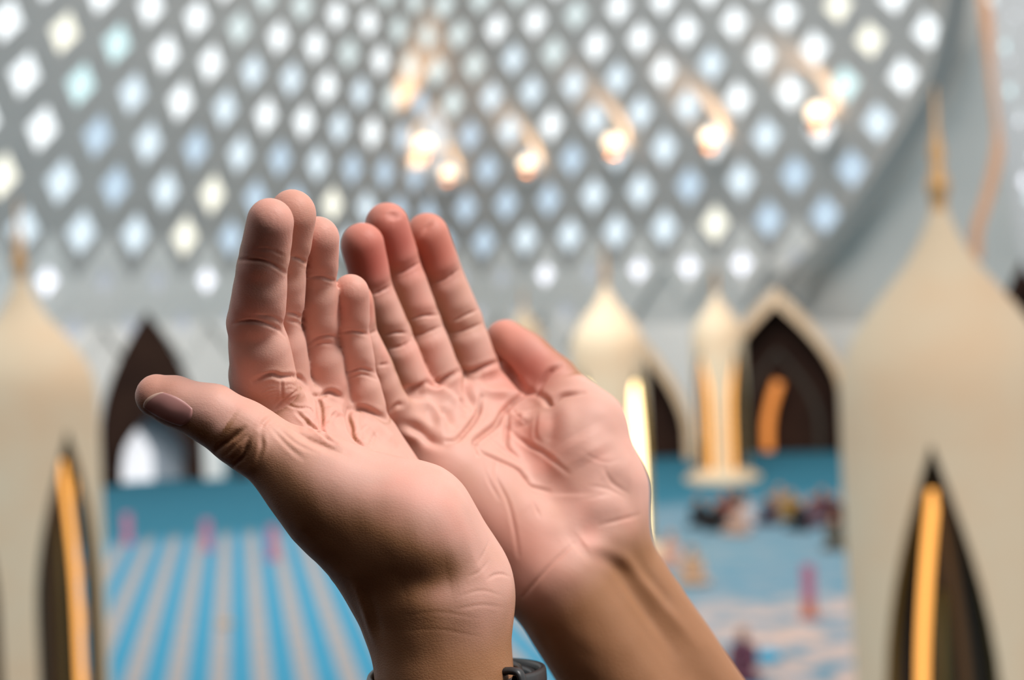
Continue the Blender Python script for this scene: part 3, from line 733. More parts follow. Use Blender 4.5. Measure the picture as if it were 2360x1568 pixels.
RIM = [(2235, -160), (2215, -50), (2190, 90), (2150, 215), (2085, 330), (2005, 450), (1915, 560), (1830, 635), (1780, 668)]
def rim_u(v):
    for (u0, v0), (u1, v1) in zip(RIM[:-1], RIM[1:]):
        if v0 <= v <= v1: return u0 + (u1 - u0) * (v - v0) / (v1 - v0)
    return 2240 if v < RIM[0][1] else 1780
def lattice(name, label, pts, irange, jrange, j_split, accept, side):
    f = fit(pts)
    cells = {}
    shell_v, shell_f, low_v, low_f = [], [], [], []
    panes = []
    for j in jrange:
        for i in irange:
            u, v = f(i, j)
            if not accept(u, v, i, j): continue
            low = j >= j_split
            def q(s, t):                                 # s along the row, t along the vertical diagonal, both in half cells
                return f(i + 0.5 * s - 0.5 * t, j + t)
            k_u, k_v = (0.36, 0.30) if low else (0.53, 0.46)
            cs = [(-1, 0), (0, -1), (1, 0), (0, 1)]
            outer = [on_shell(*q(s, t)) for s, t in cs]
            inner = [on_shell(*q(s * k_u, t * k_v)) for s, t in cs]
            deep = [on_shell(*q(s * k_u, t * k_v), back=0.35) for s, t in cs]
            V, Fc = (low_v, low_f) if low else (shell_v, shell_f)
            b = len(V); V += outer + inner + deep
            for a in range(4):
                n = (a + 1) % 4
                Fc.append((b + a, b + n, b + 4 + n, b + 4 + a)); Fc.append((b + 4 + a, b + 4 + n, b + 8 + n, b + 8 + a))
            panes.append((deep, u, v, i, j, low))
    sh = mesh_obj(name, shell_v, shell_f, M_SHELL)
    tag(sh, label, kind='structure')
    lo = None
    if low_v:
        lo = mesh_obj('lower_band', low_v, low_f, M_LIGHTWALL, sh)
    for deep, u, v, i, j, low in panes:
        c = sum(deep, Vector()) / 4
        r = RND.random()
        if low:
            m = {0: M_PANE_BRIGHT, 1: M_PANE_DIM, 2: M_PANE_DIM}[RND.randrange(3)]
            if side == 'L' and j == 5: m = M_PANE_BRIGHT if i in (-1, 2) else M_PANE_DIM
            if side == 'R' and j == 6: m = M_PANE_BRIGHT if i in (-1, 1, 2, 3) else M_PANE_DIM
            if j > (5 if side == 'L' else 6): m = M_PANE_DIM
        else:
            edge = abs(u - FOLD)
            if v < 130: m = PANES[0] if r < 0.6 or edge > 500 else PANES[5]
            elif v < 330: m = PANES[0] if r < 0.45 else PANES[1]
            else: m = PANES[1] if r < 0.6 else PANES[2]
            if edge < 120: m = PANES[2] if v > 240 else PANES[5]
            for (tu, tv, k) in ((147, 75, 3), (268, 100, 4), (186, 190, 4), (490, 448, 3), (425, 547, 3), (762, 472, 3), (52, 170, 0), (97, 298, 0), (10, 408, 3),
                                (1930, 15, 3), (2002, 88, 3), (1947, 193, 4), (1757, 125, 0), (1695, 50, 0), (1650, 515, 3), (2140, 70, 0), (2082, 172, 0), (647, 365, 2), (815, 385, 2), (453, 341, 2), (226, 313, 2)):
                if abs(tu - u) < 35 and abs(tv - v) < 40: m = PANES[k]
        mesh_obj('pane', [p - c for p in deep], [(0, 1, 2, 3)], m, sh).location = c
    return sh
lat_l = lattice('wall_left', 'curved lattice wall of glowing diamond windows left of the fold', L_PTS, range(-4, 14), range(-4, 7), 5,
                lambda u, v, i, j: -130 < u < 992 and -150 < v < 800 and not (j >= 5 and u > 640), 'L')
lat_r = lattice('wall_right', 'curved lattice wall of glowing diamond windows right of the fold', R_PTS, range(-6, 13), range(-4, 8), 6,
                lambda u, v, i, j: u > 1006 and -150 < v < 735 and u < rim_u(v) - 30 and not (j == 7 and u > 1500), 'R')

def sheet(name, label, us, vs, back, mat, ground=True):
    """plastered wall standing behind the lattice and reaching down to the carpet"""
    V, Fc = [], []
    for u in us:
        for v in vs: V.append(on_shell(u, v, back))
        p = on_shell(u, vs[-1], back); V.append(Vector((p.x, p.y, -0.02)))
    n = len(vs) + 1
    for a in range(len(us) - 1):
        for b in range(n - 1): Fc.append((a * n + b, (a + 1) * n + b, (a + 1) * n + b + 1, a * n + b + 1))
    return tag(mesh_obj(name, V, Fc, mat, smooth=False), label, kind='structure')
vs_low = [440, 520, 600, 680, 745]
sheet('wall_front', 'pale plaster wall under the lattice, left of the fold', [-180, 0, 200, 400, 600, 800, 1000], vs_low, 0.5, M_LIGHTWALL)
sheet('wall_front', 'pale plaster wall under the lattice, right of the fold', [1000, 1200, 1400, 1600, 1790], vs_low, 0.5, M_LIGHTWALL)
sheet('wall_side', 'plain grey plaster wall beyond the curved rim', [1780, 1900, 2000, 2100, 2200, 2300, 2420], [-170, 0, 150, 300, 450, 600, 745], 0.9, M_PLAIN)

def ribbon(name, px, width, mat, lift=-0.5, thick=0.5, parent=None, depth=None):
    """a solid rib following a line of wall points"""
    pts = [on_shell(u, v, lift) if depth is None else world_at(u, v, depth) for u, v in densify2(px)]
    V, Fc = [], []
    back = (CAM.to_3x3() @ Vector((0, 0, -1)))
    for k, p in enumerate(pts):
        t = (pts[min(k + 1, len(pts) - 1)] - pts[max(k - 1, 0)]).normalized()
        s = t.cross(back).normalized() * width / 2; bk = back * thick
        V += [p - s, p + s, p + s + bk, p - s + bk]
    for k in range(len(pts) - 1):
        for a in range(4):
            n = (a + 1) % 4; Fc.append((4 * k + a, 4 * k + n, 4 * k + 4 + n, 4 * k + 4 + a))
    Fc += [(3, 2, 1, 0), tuple(4 * (len(pts) - 1) + a for a in range(4))]
    return mesh_obj(name, V, Fc, mat, parent)
def densify2(pts, n=6):
    P_ = [Vector((a, b)) for a, b in pts]; out = []
    e = [2 * P_[0] - P_[1]] + P_ + [2 * P_[-1] - P_[-2]]
    for i in range(1, len(e) - 2):
        for k in range(n):
            t = k / n
            out.append(0.5 * ((2 * e[i]) + (-e[i - 1] + e[i + 1]) * t + (2 * e[i - 1] - 5 * e[i] + 4 * e[i + 1] - e[i + 2]) * t * t + (-e[i - 1] + 3 * e[i] - 3 * e[i + 1] + e[i + 2]) * t ** 3))
    out.append(P_[-1]); return [(p.x, p.y) for p in out]
rim = ribbon('trim_1', RIM, 0.85, M_RIM)
tag(rim, 'curved grey rim along the edge of the right lattice wall', kind='structure')

# ---- sparkling screen at the far right with its copper edge
def screen():
    D = lambda u: 46.0 - (u - 2270) * 0.05
    root = mesh_obj('wall_screen', [world_at(u, v, D(u)) for u, v in ((2262, -120), (2560, -120), (2560, 640), (2372, 640), (2345, 560), (2300, 250))],
                    [(0, 1, 2, 3, 4, 5)], new_mat('screen_metal', (0.48, 0.49, 0.50), 0.5, 0.0))
    tag(root, 'sparkling metal screen set with small lights at the far right edge', kind='structure')
    for k in range(46):
        v = -60 + 640 * RND.random()
        u0 = 2270 + max(0, v) * 0.17
        u = u0 + 18 + RND.random() * 120
        r = 12 + 10 * RND.random()
        c = world_at(u, v, D(u) - 0.15)
        V = [world_at(u + a * r, v + b * r * 1.3, D(u) - 0.15) - c for a, b in ((-1, 0), (0, -1), (1, 0), (0, 1))]
        m = RND.choice([M_PANE_DIM, M_PANE_BRIGHT, PANES[4], PANES[5], M_PANE_DIM])
        mesh_obj('pane', V, [(0, 1, 2, 3)], m, root).location = c
    return root
screen()
cop = ribbon('trim_2', [(2262, -90), (2278, 60), (2296, 200), (2306, 300), (2296, 380), (2276, 460), (2254, 530), (2252, 600)], 0.30, new_mat('copper', (0.55, 0.30, 0.17), 0.45, 0.3), depth=45.0, thick=0.25)
tag(cop, 'thin copper edging curving beside the sparkling screen', kind='structure')

# ---- spotlights washing the wall
def wall_spot(u, v, power, size, label):
    p = on_shell(u, v, -1.2)
    root = empty('wall_spotlight', p)
    tag(root, label, 'spotlight', 'warm spotlights on the lattice wall')
    bm = bmesh.new(); bmesh.ops.create_uvsphere(bm, u_segments=16, v_segments=8, radius=size); bm_obj('lens', bm, M_BULB, root, True)
    bm = bmesh.new(); bmesh.ops.create_cone(bm, cap_ends=True, segments=16, radius1=size * 0.5, radius2=size * 1.1, depth=size * 1.1, matrix=Matrix.Translation((0, 0, -size * 1.1)))
    _h = bm_obj('housing', bm, M_BRONZE, root, True)
    bm = bmesh.new(); box_bm(bm, (0, 0.75, -size * 1.3), (size * 0.3, 1.5, size * 0.3)); bm_obj('bracket', bm, M_BRONZE, _h)
    d = bpy.data.lights.new('spot', 'SPOT'); d.energy = power; d.color = (1.0, 0.62, 0.33); d.spot_size = math.radians(60); d.spot_blend = 1.0; d.shadow_soft_size = 0.3
    o = bpy.data.objects.new('spot', d); link(o, root); o.location = (0, -0.75, -1.3)
    o.rotation_euler = Vector((0.0, 0.50, 1.0)).to_track_quat('-Z', 'Y').to_euler()
def wash(u, v, power, cone, tilt, off):
    d = bpy.data.lights.new('wall_washer', 'SPOT'); d.energy = power; d.color = (1.0, 0.60, 0.32); d.spot_size = math.radians(cone); d.spot_blend = 1.0; d.shadow_soft_size = 0.3
    o = bpy.data.objects.new('wall_washer', d); link(o); o.location = on_shell(u, v, off)
    o.rotation_euler = Vector(tilt).to_track_quat('-Z', 'Y').to_euler()
wash(965, 345, 2600, 50, (-0.05, -0.05, 1.0), -4.0)
wash(972, 420, 1600, 60, (-0.02, 0.45, 1.0), -2.2)
for a in ((978, 335, 900, 0.50, 'largest warm spotlight, in the fold between the two lattice walls'),
          (1031, 400, 1300, 0.36, 'warm spotlight just right of the fold, lowest of the row'),
          (1214, 378, 1700, 0.36, 'second warm spotlight right of the fold'),
          (1412, 330, 1700, 0.42, 'third warm spotlight right of the fold'),
          (1634, 318, 1500, 0.36, 'fourth warm spotlight right of the fold'),
          (1884, 262, 1400, 0.42, 'warm spotlight nearest the curved rim, rightmost of the row')):
    wall_spot(*a)

# ---- domed lantern posts
NICHE_TOP, NICHE_SPRING, SILL = 5.08, 2.55, 0.45
def niche_half(z):
    if z >= NICHE_TOP: return 0.0
    f = 1.0 if z <= NICHE_SPRING else (NICHE_TOP - z) / (NICHE_TOP - NICHE_SPRING)
    return math.radians(31) * math.sin(f * math.pi / 2)
def smooth_by_angle(o, deg=40):
    me = o.data; bm = bmesh.new(); bm.from_mesh(me)
    for e in bm.edges: e.smooth = not (len(e.link_faces) == 2 and e.calc_face_angle(0) > math.radians(deg))
    bm.to_mesh(me); bm.free(); return o
def lathe(name, prof, mat, parent, n=40, smooth=True):
    V, Fc = [], []
    for r, z in prof:
        for k in range(n):
            a = 2 * math.pi * k / n; V.append((r * math.cos(a), r * math.sin(a), z))
    for i in range(len(prof) - 1):
        for k in range(n):
            k2 = (k + 1) % n; Fc.append((i * n + k, i * n + k2, (i + 1) * n + k2, (i + 1) * n + k))
    return mesh_obj(name, V, Fc, mat, parent, smooth)
def tube_pts(name, pts, r, mat, parent, n=8):
    V, Fc = [], []
    pts = [Vector(p) for p in pts]
    for k, p in enumerate(pts):
        t = (pts[min(k + 1, len(pts) - 1)] - pts[max(k - 1, 0)]).normalized()
        x = t.cross(Vector((0.31, 0.17, 0.93)));  x = x.normalized() if x.length > 1e-4 else Vector((1, 0, 0)); y = t.cross(x)
        for a in range(n):
            q = 2 * math.pi * a / n; V.append(p + r * (math.cos(q) * x + math.sin(q) * y))
    for k in range(len(pts) - 1):
        for a in range(n):
            b = (a + 1) % n; Fc.append((k * n + a, k * n + b, (k + 1) * n + b, (k + 1) * n + a))
    Fc += [tuple(range(n))[::-1], tuple((len(pts) - 1) * n + a for a in range(n))]
    return mesh_obj(name, V, Fc, mat, parent, True)
def lantern_post(u, D, facing, sides, led, label, zs=1.0, strip_r=0.05):
    """facing: direction of one niche relative to the viewer (degrees, + to the right)"""
    p = world_at(u, 748 - 0.0402 * (u - 1180), D); p = Vector((p.x, p.y, 0))
    view = math.atan2(-p.y, -p.x)
    root = empty('lantern_post', p, view + math.radians(facing))
    root.scale = (1, 1, zs)
    tag(root, label, 'lantern post', 'domed lantern posts')
    # shell: four marble ribs between the pointed niches
    zrow = [SILL, 1.2, 1.9, NICHE_SPRING] + [NICHE_SPRING + (NICHE_TOP - NICHE_SPRING) * t for t in (0.12, 0.24, 0.36, 0.48, 0.6, 0.7, 0.8, 0.88, 0.95, 1.0)]
    for q in range(4):
        V, Fc = [], []; m = 9
        for z in zrow:
            h = niche_half(z)
            for rr in (1.0, 0.86):
                for k in range(m):
                    a = q * math.pi / 2 + h + (math.pi / 2 - 2 * h) * k / (m - 1)
                    V.append((rr * math.cos(a), rr * math.sin(a), z))
        for i in range(len(zrow) - 1):
            o = i * 2 * m; o2 = o + 2 * m
            for k in range(m - 1):
                Fc.append((o + k, o + k + 1, o2 + k + 1, o2 + k)); Fc.append((o + m + k + 1, o + m + k, o2 + m + k, o2 + m + k + 1))
            Fc.append((o + m, o, o2, o2 + m)); Fc.append((o + m - 1, o + 2 * m - 1, o2 + 2 * m - 1, o2 + m - 1))
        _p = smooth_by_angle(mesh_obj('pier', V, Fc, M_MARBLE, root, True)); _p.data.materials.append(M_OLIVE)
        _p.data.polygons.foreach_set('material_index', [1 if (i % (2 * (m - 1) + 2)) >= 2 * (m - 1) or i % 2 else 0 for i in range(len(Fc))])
    lathe('plinth', [(0.0, 0.0), (1.45, 0.0), (1.45, 0.14), (1.25, 0.14), (1.25, 0.28), (1.03, 0.30), (1.0, SILL), (0.0, SILL)], M_MARBLE, root, smooth=False)
    lathe('dome', [(1.0, NICHE_TOP - 0.01), (1.0, 5.25), (0.998, 5.45), (0.98, 5.66), (0.93, 5.86), (0.82, 6.08), (0.66, 6.31), (0.49, 6.52), (0.34, 6.70), (0.22, 6.90), (0.135, 7.08), (0.085, 7.22)], M_MARBLE, root)
    lathe('finial', [(0.085, 7.20), (0.075, 7.32), (0.10, 7.40), (0.115, 7.47), (0.09, 7.56), (0.055, 7.66), (0.08, 7.76), (0.06, 7.86), (0.03, 8.0), (0.012, 8.42)], M_GOLD, root, 16)
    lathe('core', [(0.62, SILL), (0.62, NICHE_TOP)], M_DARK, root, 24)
    for q in range(4):
        base = q * math.pi / 2
        _c, _s = math.cos(base), math.sin(base)
        tube_pts('inner_post', [(0.70 * _c, 0.70 * _s, z) for z in (SILL, 1.5, 2.6, 3.7)], 0.05, M_OLIVE, root)
        # lit strip along the arch; opposite, a bronze tube imitates its dim reflection
        zz = [SILL + 0.02] + [SILL + (NICHE_TOP - SILL - 0.45) * t for t in (0.15, 0.3, 0.45, 0.55, 0.62, 0.68, 0.74, 0.8, 0.86, 0.92, 0.96, 1.0)]
        for sd in (-1, 1):
            lit = sides[q] == sd or sides[q] == 2
            pts = [(0.78 * math.cos(base + sd * niche_half(z + 0.25) * 0.5), 0.78 * math.sin(base + sd * niche_half(z + 0.25) * 0.5), z) for z in zz]
            if lit: tube_pts('light_strip', pts, strip_r, led, root)
            else: tube_pts('strip_reflection', pts, 0.05, M_BRONZE, root)
    return root
# order of niches: facing, then counter-clockwise seen from above
lantern_post(2172, 13.66, -8, (-1, 1, -1, 1), M_LED, 'large marble lantern post with pale dome at the right edge')
lantern_post(54, 20.5, 32, (1, 1, 1, -1), M_LED, 'marble lantern post with pale dome at the left edge')
lantern_post(1398, 37.7, 48, (1, 2, 1, 2), M_LED_HOT, 'marble lantern post glowing brightly behind the hands', strip_r=0.12)
lantern_post(1652, 54.6, 45, (-1, 1, 1, 1), M_LED, 'distant lantern post left of the gold-edged gate', strip_r=0.10)
lantern_post(1208, 73.0, 30, (1, 1, 1, 1), M_LED, 'farthest lantern post, only its dome showing above the thumb')

# ---- gates
def arch_px(D, u, half, z_spring, z_apex, n=10, z0=0.0):
    """outline of a pointed arch in its own plane: list of (x, z)"""
    L = [(-half, z0), (-half, z_spring * 0.5)]
    for k in range(n + 1):
        f = k / n; L.append((-half * math.cos(f * math.pi / 2) ** 0.85 if f < 1 else 0.0, z_spring + (z_apex - z_spring) * (0.86 * math.sin(f * math.pi / 2) * (1 - f) + f * f * 1.0 + 0.0 * f) if 0 < f < 1 else (z_spring if f == 0 else z_apex)))
    R = [(-x, z) for x, z in reversed(L[:-1])]
    return L + R
def pointed(half, z_spring, z_apex, n=10, z0=0.0):
    L = [(-half, z0), (-half, z0 + (z_spring - z0) * 0.5)]
    for k in range(n):
        f = k / n                                       # arc of a circle centred on the far side: a gothic arch
        L.append((-half * (1 - f ** 1.55), z_spring + (z_apex - z_spring) * f ** 0.92))
    L.append((0.0, z_apex))
    return L + [(-x, z) for x, z in reversed(L[:-1])]
def gate(u, D, half, zs, za, trim, depth, label, mats, turn=0.0, hole=None, back_mat=None):
    p = world_at(u, 748 - 0.0402 * (u - 1180), D); p = Vector((p.x, p.y, 0))
    root = empty('gate', p, math.atan2(-p.y, -p.x) + math.pi / 2 + turn)
    tag(root, label, 'gate', 'pointed gates around the hall')
    out = pointed(half, zs, za); inn = pointed(half - trim, zs, za - trim * 1.9)
    n = len(out)
    V = [(x, 0, z) for x, z in out] + [(x, 0, z) for x, z in inn] + [(x, 0.5, z) for x, z in out] + [(x, 0.5, z) for x, z in inn]
    Fc = []
    for k in range(n - 1):
        Fc += [(k, k + 1, n + k + 1, n + k), (2 * n + k + 1, 2 * n + k, 3 * n + k, 3 * n + k + 1), (k + 1, k, 2 * n + k, 2 * n + k + 1), (n + k, n + k + 1, 3 * n + k + 1, 3 * n + k)]
    mesh_obj('arch_trim', V, Fc, mats[0], root)
    # recessed vault
    V = [(x, 0.3, z) for x, z in inn] + [(x * 0.9, depth, z * 0.97) for x, z in inn]
    Fc = [(k, k + 1, n + k + 1, n + k) for k in range(n - 1)]
    mesh_obj('vault', V, Fc, mats[1], root)
    bkm = back_mat or mats[1]
    mesh_obj('back_panel', [(x * 0.9, depth, z * 0.97) for x, z in inn], [tuple(range(n))], bkm, root)
    return root
g = gate(1787, 63.0, 3.05, 2.7, 7.5, 0.42, 1.6, 'gold-edged dark gate beside the right lantern post', (M_TRIM, M_WOOD))
ia = pointed(1.9, 1.4, 4.7); n_ = len(ia)
mesh_obj('inner_arch', [(x, 1.4, z) for x, z in ia] + [(x * 0.86, 1.4, z * 0.95) for x, z in ia], [(k, k + 1, n_ + k + 1, n_ + k) for k in range(n_ - 1)], M_DARK, g)
tube_pts('light_strip', [(-0.55 + 0.0 * t + 0.95 * max(0, t - 0.25) ** 1.7, 0.9, 0.15 + 3.1 * t) for t in [k / 10 for k in range(11)]], 0.24, M_LED_DIM, g)
gate(1462, 63.0, 2.4, 1.2, 5.9, 0.40, 1.6, 'narrow gold-edged gate half hidden by the bright lantern post', (M_TRIM, M_WOOD))
gate(2420, 46.0, 2.0, 4.2, 9.0, 0.5, 3.0, 'dark gate cut by the right edge behind the large dome', (M_WOOD, M_WOOD))
# the brown gate on the left: a deep dark portal round a bright doorway
def brown_gate():
    D = 62.0; p = world_at(340, 748 - 0.0402 * (340 - 1180), D); p = Vector((p.x, p.y, 0))
    root = empty('gate', p, math.atan2(-p.y, -p.x) + math.pi / 2)
    tag(root, 'dark brown pointed gate beside the left lantern post with a white doorway', 'gate', 'pointed gates around the hall')
    out = pointed(2.15, 2.3, 7.5); inn = pointed(1.35, 1.2, 3.05); n = len(out)
    V = [(x, 0, z) for x, z in out] + [(x + (0.1 if z > 1 else 0), 0, z) for x, z in inn] + [(x, 1.2, z) for x, z in out] + [(x + (0.1 if z > 1 else 0), 1.2, z) for x, z in inn]
    Fc = []
    for k in range(n - 1):
        Fc += [(k, k + 1, n + k + 1, n + k), (2 * n + k + 1, 2 * n + k, 3 * n + k, 3 * n + k + 1), (k + 1, k, 2 * n + k, 2 * n + k + 1), (n + k, n + k + 1, 3 * n + k + 1, 3 * n + k)]
    mesh_obj('portal', V, Fc, M_WOOD, root)
    mesh_obj('back_panel', [(x * 1.1, 1.5, z) for x, z in pointed(1.5, 1.4, 3.4)], [tuple(range(n))], M_GREYBLUE, root)
    dw = pointed(1.0, 1.0, 2.75)
    o = mesh_obj('doorway', [(x - 1.0, 1.3, z) for x, z in dw], [tuple(range(n))], glow('daylit_doorway', (0.95, 0.96, 1.0), 0.85), root)
    return root
brown_gate()
def slab(name, u, D, w, h, d, mat, label):
    p = world_at(u, 748 - 0.0402 * (u - 1180), D)
    bm = bmesh.new(); box_bm(bm, (0, 0, h / 2), (w, d, h)); bmesh.ops.bevel(bm, geom=bm.edges[:], offset=0.04, segments=1, affect='EDGES')
    o = bm_obj(name, bm, mat); o.location = (p.x, p.y, 0); o.rotation_euler = (0, 0, math.atan2(-p.y, -p.x) + math.pi / 2)
    return tag(o, label, kind='structure')
slab('pilaster', 472, 63.0, 1.25, 2.6, 0.6, M_WHITE, 'white pilaster right of the brown gate')
slab('pilaster', 545, 63.0, 0.75, 2.8, 0.6, M_WOOD, 'dark pilaster next to the white one, behind the thumb')

# ---- people sitting on the carpet
def person_mesh():
    def Q(x, y, z): return np.array([x, y, z], float)
    Fd = Field((-480, -420, -30), (480, 480, 980), 22.0); b = Fd.blank()
    segs = [(Q(0, 0, 130), 165, Q(0, 10, 420), 150), (Q(0, 10, 420), 150, Q(0, 0, 560), 120), (Q(-150, 0, 560), 70, Q(150, 0, 560), 70),
            (Q(0, 0, 600), 60, Q(0, -15, 700), 62), (Q(0, -20, 760), 98, Q(0, 0, 800), 100),
            (Q(-190, 10, 540), 62, Q(-230, -60, 320), 52), (Q(-230, -60, 320), 50, Q(-120, -260, 240), 42), (Q(190, 10, 540), 62, Q(230, -60, 320), 52), (Q(230, -60, 320), 50, Q(120, -260, 240), 42),
            (Q(-110, -20, 110), 105, Q(-330, -230, 100), 85), (Q(-330, -230, 95), 80, Q(40, -320, 75), 62), (Q(110, -20, 110), 105, Q(330, -230, 100), 85), (Q(330, -230, 95), 80, Q(-40, -300, 75), 62)]
    for a, ra, c, rc in segs: add_seg(Fd, b, a, ra, c, rc, 40)
    V, Qd = surface_nets(b, Fd.lo, Fd.h)
    V[:, 2] = np.maximum(V[:, 2], 0)
    me = np_mesh('person', V * 0.001, Qd)
    skin = ((V[:, 2] > 690) & (V[:, 1] < -30)).astype(np.float32)
    me.attributes.new('skin', 'FLOAT', 'POINT').data.foreach_set('value', skin)
    me.polygons.foreach_set('use_smooth', [True] * len(me.polygons))
    return me
def cloth_mat(name, col):
    m = new_mat(name, col, 0.85, spec=0.2); N = NT(m)
    at = N.n('ShaderNodeAttribute', attribute_name='skin'); mx = N.n('ShaderNodeMixRGB')
    mx.inputs[1].default_value = (*col, 1); mx.inputs[2].default_value = (0.40, 0.21, 0.13, 1)
    N.l(at.outputs['Fac'], mx.inputs[0]); N.l(mx.outputs[0], N.b.inputs['Base Color'])
    return m
def people():
    me = person_mesh()
    spec = [(1612, 1213, (0.012, 0.012, 0.014), 'person in black sitting at the left end of the far row', 1),
            (1652, 1222, (0.016, 0.013, 0.013), 'second person from the left in the far row, in charcoal', 1),
            (1676, 1200, (0.16, 0.045, 0.04), 'person in dark red sitting in the far row', 1),
            (1700, 1186, (0.05, 0.04, 0.035), 'person in dark brown sitting behind the far row', 1),
            (1702, 1232, (0.42, 0.28, 0.22), 'person in tan sitting in front of the one in white', 1),
            (1724, 1216, (0.50, 0.46, 0.48), 'person in white sitting in the middle of the far row', 1),
            (1776, 1208, (0.05, 0.03, 0.045), 'person in plum sitting right of the one in white', 1),
            (1799, 1184, (0.34, 0.23, 0.16), 'person in light brown sitting in the far row', 1),
            (1824, 1198, (0.28, 0.16, 0.03), 'person in mustard sitting in the far row', 1),
            (1846, 1222, (0.012, 0.014, 0.018), 'person in black sitting in front of the one in mustard', 1),
            (1874, 1212, (0.14, 0.08, 0.10), 'person in mauve sitting in the far row', 1),
            (1897, 1192, (0.10, 0.035, 0.04), 'person in maroon sitting in the far row', 1),
            (1925, 1208, (0.05, 0.015, 0.018), 'person in deep maroon at the right end of the far row', 1),
            (1924, 1266, (0.10, 0.09, 0.07), 'person in olive sitting alone before the right end of the row', 1),
            (1598, 1346, (0.55, 0.34, 0.21), 'person in apricot sitting alone right of the wrist', 1),
            (1548, 1306, (0.60, 0.36, 0.28), 'person in pale pink sitting close to the wrist', 1),
            (1716, 1566, (0.16, 0.06, 0.09), 'person in purple sitting nearest, beside the forearm', 1)]
    for u, v, col, lab, s in spec:
        p = ground_at(u, v)
        o = bpy.data.objects.new('person', me); link(o); o.location = p
        if not me.materials: me.materials.append(None)
        o.material_slots[0].link = 'OBJECT'; o.material_slots[0].material = cloth_mat('cloth', col)
        o.rotation_euler = (0, 0, RND.uniform(-0.5, 0.5) - 0.3); o.scale = (s, s, s)
        tag(o, lab, 'person', 'people sitting on the carpet')
people()

# ---- small things on the carpet
def floor_sign(u, v, h, label, foot):
    p = ground_at(u, v); root = empty('floor_sign', p, math.atan2(-p.y, -p.x) + math.pi / 2)
    tag(root, label, 'sign', 'pink floor signs')
    bm = bmesh.new(); box_bm(bm, (0, 0, 0.03), (0.42, 0.34, 0.06)); bmesh.ops.bevel(bm, geom=bm.edges[:], offset=0.015, segments=2, affect='EDGES'); bm_obj('base', bm, foot, root)
    bm = bmesh.new(); box_bm(bm, (0, 0, 0.06 + (h - 0.06) / 2), (0.27, 0.05, h - 0.06)); bmesh.ops.bevel(bm, geom=bm.edges[:], offset=0.02, segments=2, affect='EDGES'); _p = bm_obj('panel', bm, M_PINK, root)
    bm = bmesh.new(); box_bm(bm, (0, -0.03, h * 0.2), (0.24, 0.02, h * 0.24)); bm_obj('lower_plate', bm, foot, _p)
floor_sign(295, 1254, 0.95, 'pink floor sign nearest the left lantern post', M_PINK)
floor_sign(478, 1268, 0.90, 'middle one of the three pink floor signs on the striped carpet', M_PINK)
floor_sign(630, 1290, 0.95, 'pink floor sign nearest the ball of the thumb', M_PINK)
floor_sign(1866, 1424, 1.10, 'pink floor sign with orange foot beside the large right post', M_ORANGE)
def bag(name, u, v, size, col, label):
    p = ground_at(u, v); root = empty(name, p, 0.4)
    tag(root, label, 'bag')
    m = new_mat(name + '_cloth', col, 0.7)
    V, Fc = [], []; n = 14
    prof = [(0.0, 0.0), (0.9, 0.0), (1.05, 0.12), (1.0, 0.3), (0.75, 0.5), (0.35, 0.62), (0.0, 0.66)]
    for r, z in prof:
        for k in range(n):
            a = 2 * math.pi * k / n; w = 1 + 0.08 * math.sin(3 * a + z * 5)
            V.append((r * w * size * math.cos(a), r * w * size * 0.62 * math.sin(a), z * size))
    for i in range(len(prof) - 1):
        for k in range(n): Fc.append((i * n + k, i * n + (k + 1) % n, (i + 1) * n + (k + 1) % n, (i + 1) * n + k))
    _b = mesh_obj('body', V, Fc, m, root, True)
    tube_pts('handle', [(size * 0.45 * math.cos(t), 0, size * (0.5 + 0.3 * math.sin(t))) for t in [math.pi * k / 10 for k in range(11)]], size * 0.05, m, _b)
bag('cloth_bag', 1768, 1524, 0.30, (0.01, 0.36, 0.58), 'bright cyan cloth bag lying on the patterned carpet')
bag('cloth_bag', 520, 1442, 0.17, (0.50, 0.33, 0.18), 'small tan bag lying on the striped carpet')
lh = Hand(LEFT)
rh = Hand(RIGHT)
def to_world(p): return CAM @ (Vector(p) * 0.001)
def thumb_nail(h):
    """nail plate lying on the back of the thumb tip; returns vertices in viewer millimetres"""
    c = [np.array(q, float) for q in ((308, 938), (372, 892), (458, 940), (424, 996))]      # distal low, distal high, proximal high, proximal low
    ns, nt = 22, 14
    V, ids, F, mi = [], {}, [], []
    for a in range(ns + 1):
        for b in range(nt + 1):
            s, t = 2 * a / ns - 1, 2 * b / nt - 1
            # squircle-rounded plate
            ss = s * math.sqrt(1 - 0.40 * t * t); tt = t * math.sqrt(1 - 0.40 * s * s)
            x, y = (ss + 1) / 2, (tt + 1) / 2
            q = (1 - x) * ((1 - y) * c[0] + y * c[1]) + x * ((1 - y) * c[3] + y * c[2])
            hit = h.hit(*q)
            if hit is None: continue
            p, n = hit
            e = max(abs(s), abs(t))
            ids[(a, b)] = len(V); V.append(p + n * (0.16 + 0.22 * (1 - t * t) - (0.6 if e > 0.985 else 0.0)))
    for a in range(ns):
        for b in range(nt):
            k = [(a, b), (a + 1, b), (a + 1, b + 1), (a, b + 1)]
            if all(x in ids for x in k):
                F.append([ids[x] for x in k]); mi.append(1 if a < 2 else 0)
    return V, F, mi
nail = thumb_nail(lh)
hl, hl_c = lh.finish('hand', SKIN)
tag(hl, 'cupped hand nearest the viewer with thumb stretched left and a black wristband below', 'hand', 'pair of hands raised in prayer')
hr, hr_c = rh.finish('hand', SKIN)
tag(hr, 'open hand behind, palm facing the viewer, bare forearm running to the lower right', 'hand', 'pair of hands raised in prayer')
M_NAIL = new_mat('nail', (0.46, 0.22, 0.20), 0.4, spec=0.5)
M_NAIL_TIP = new_mat('nail_tip', (0.60, 0.38, 0.30), 0.35, spec=0.5)
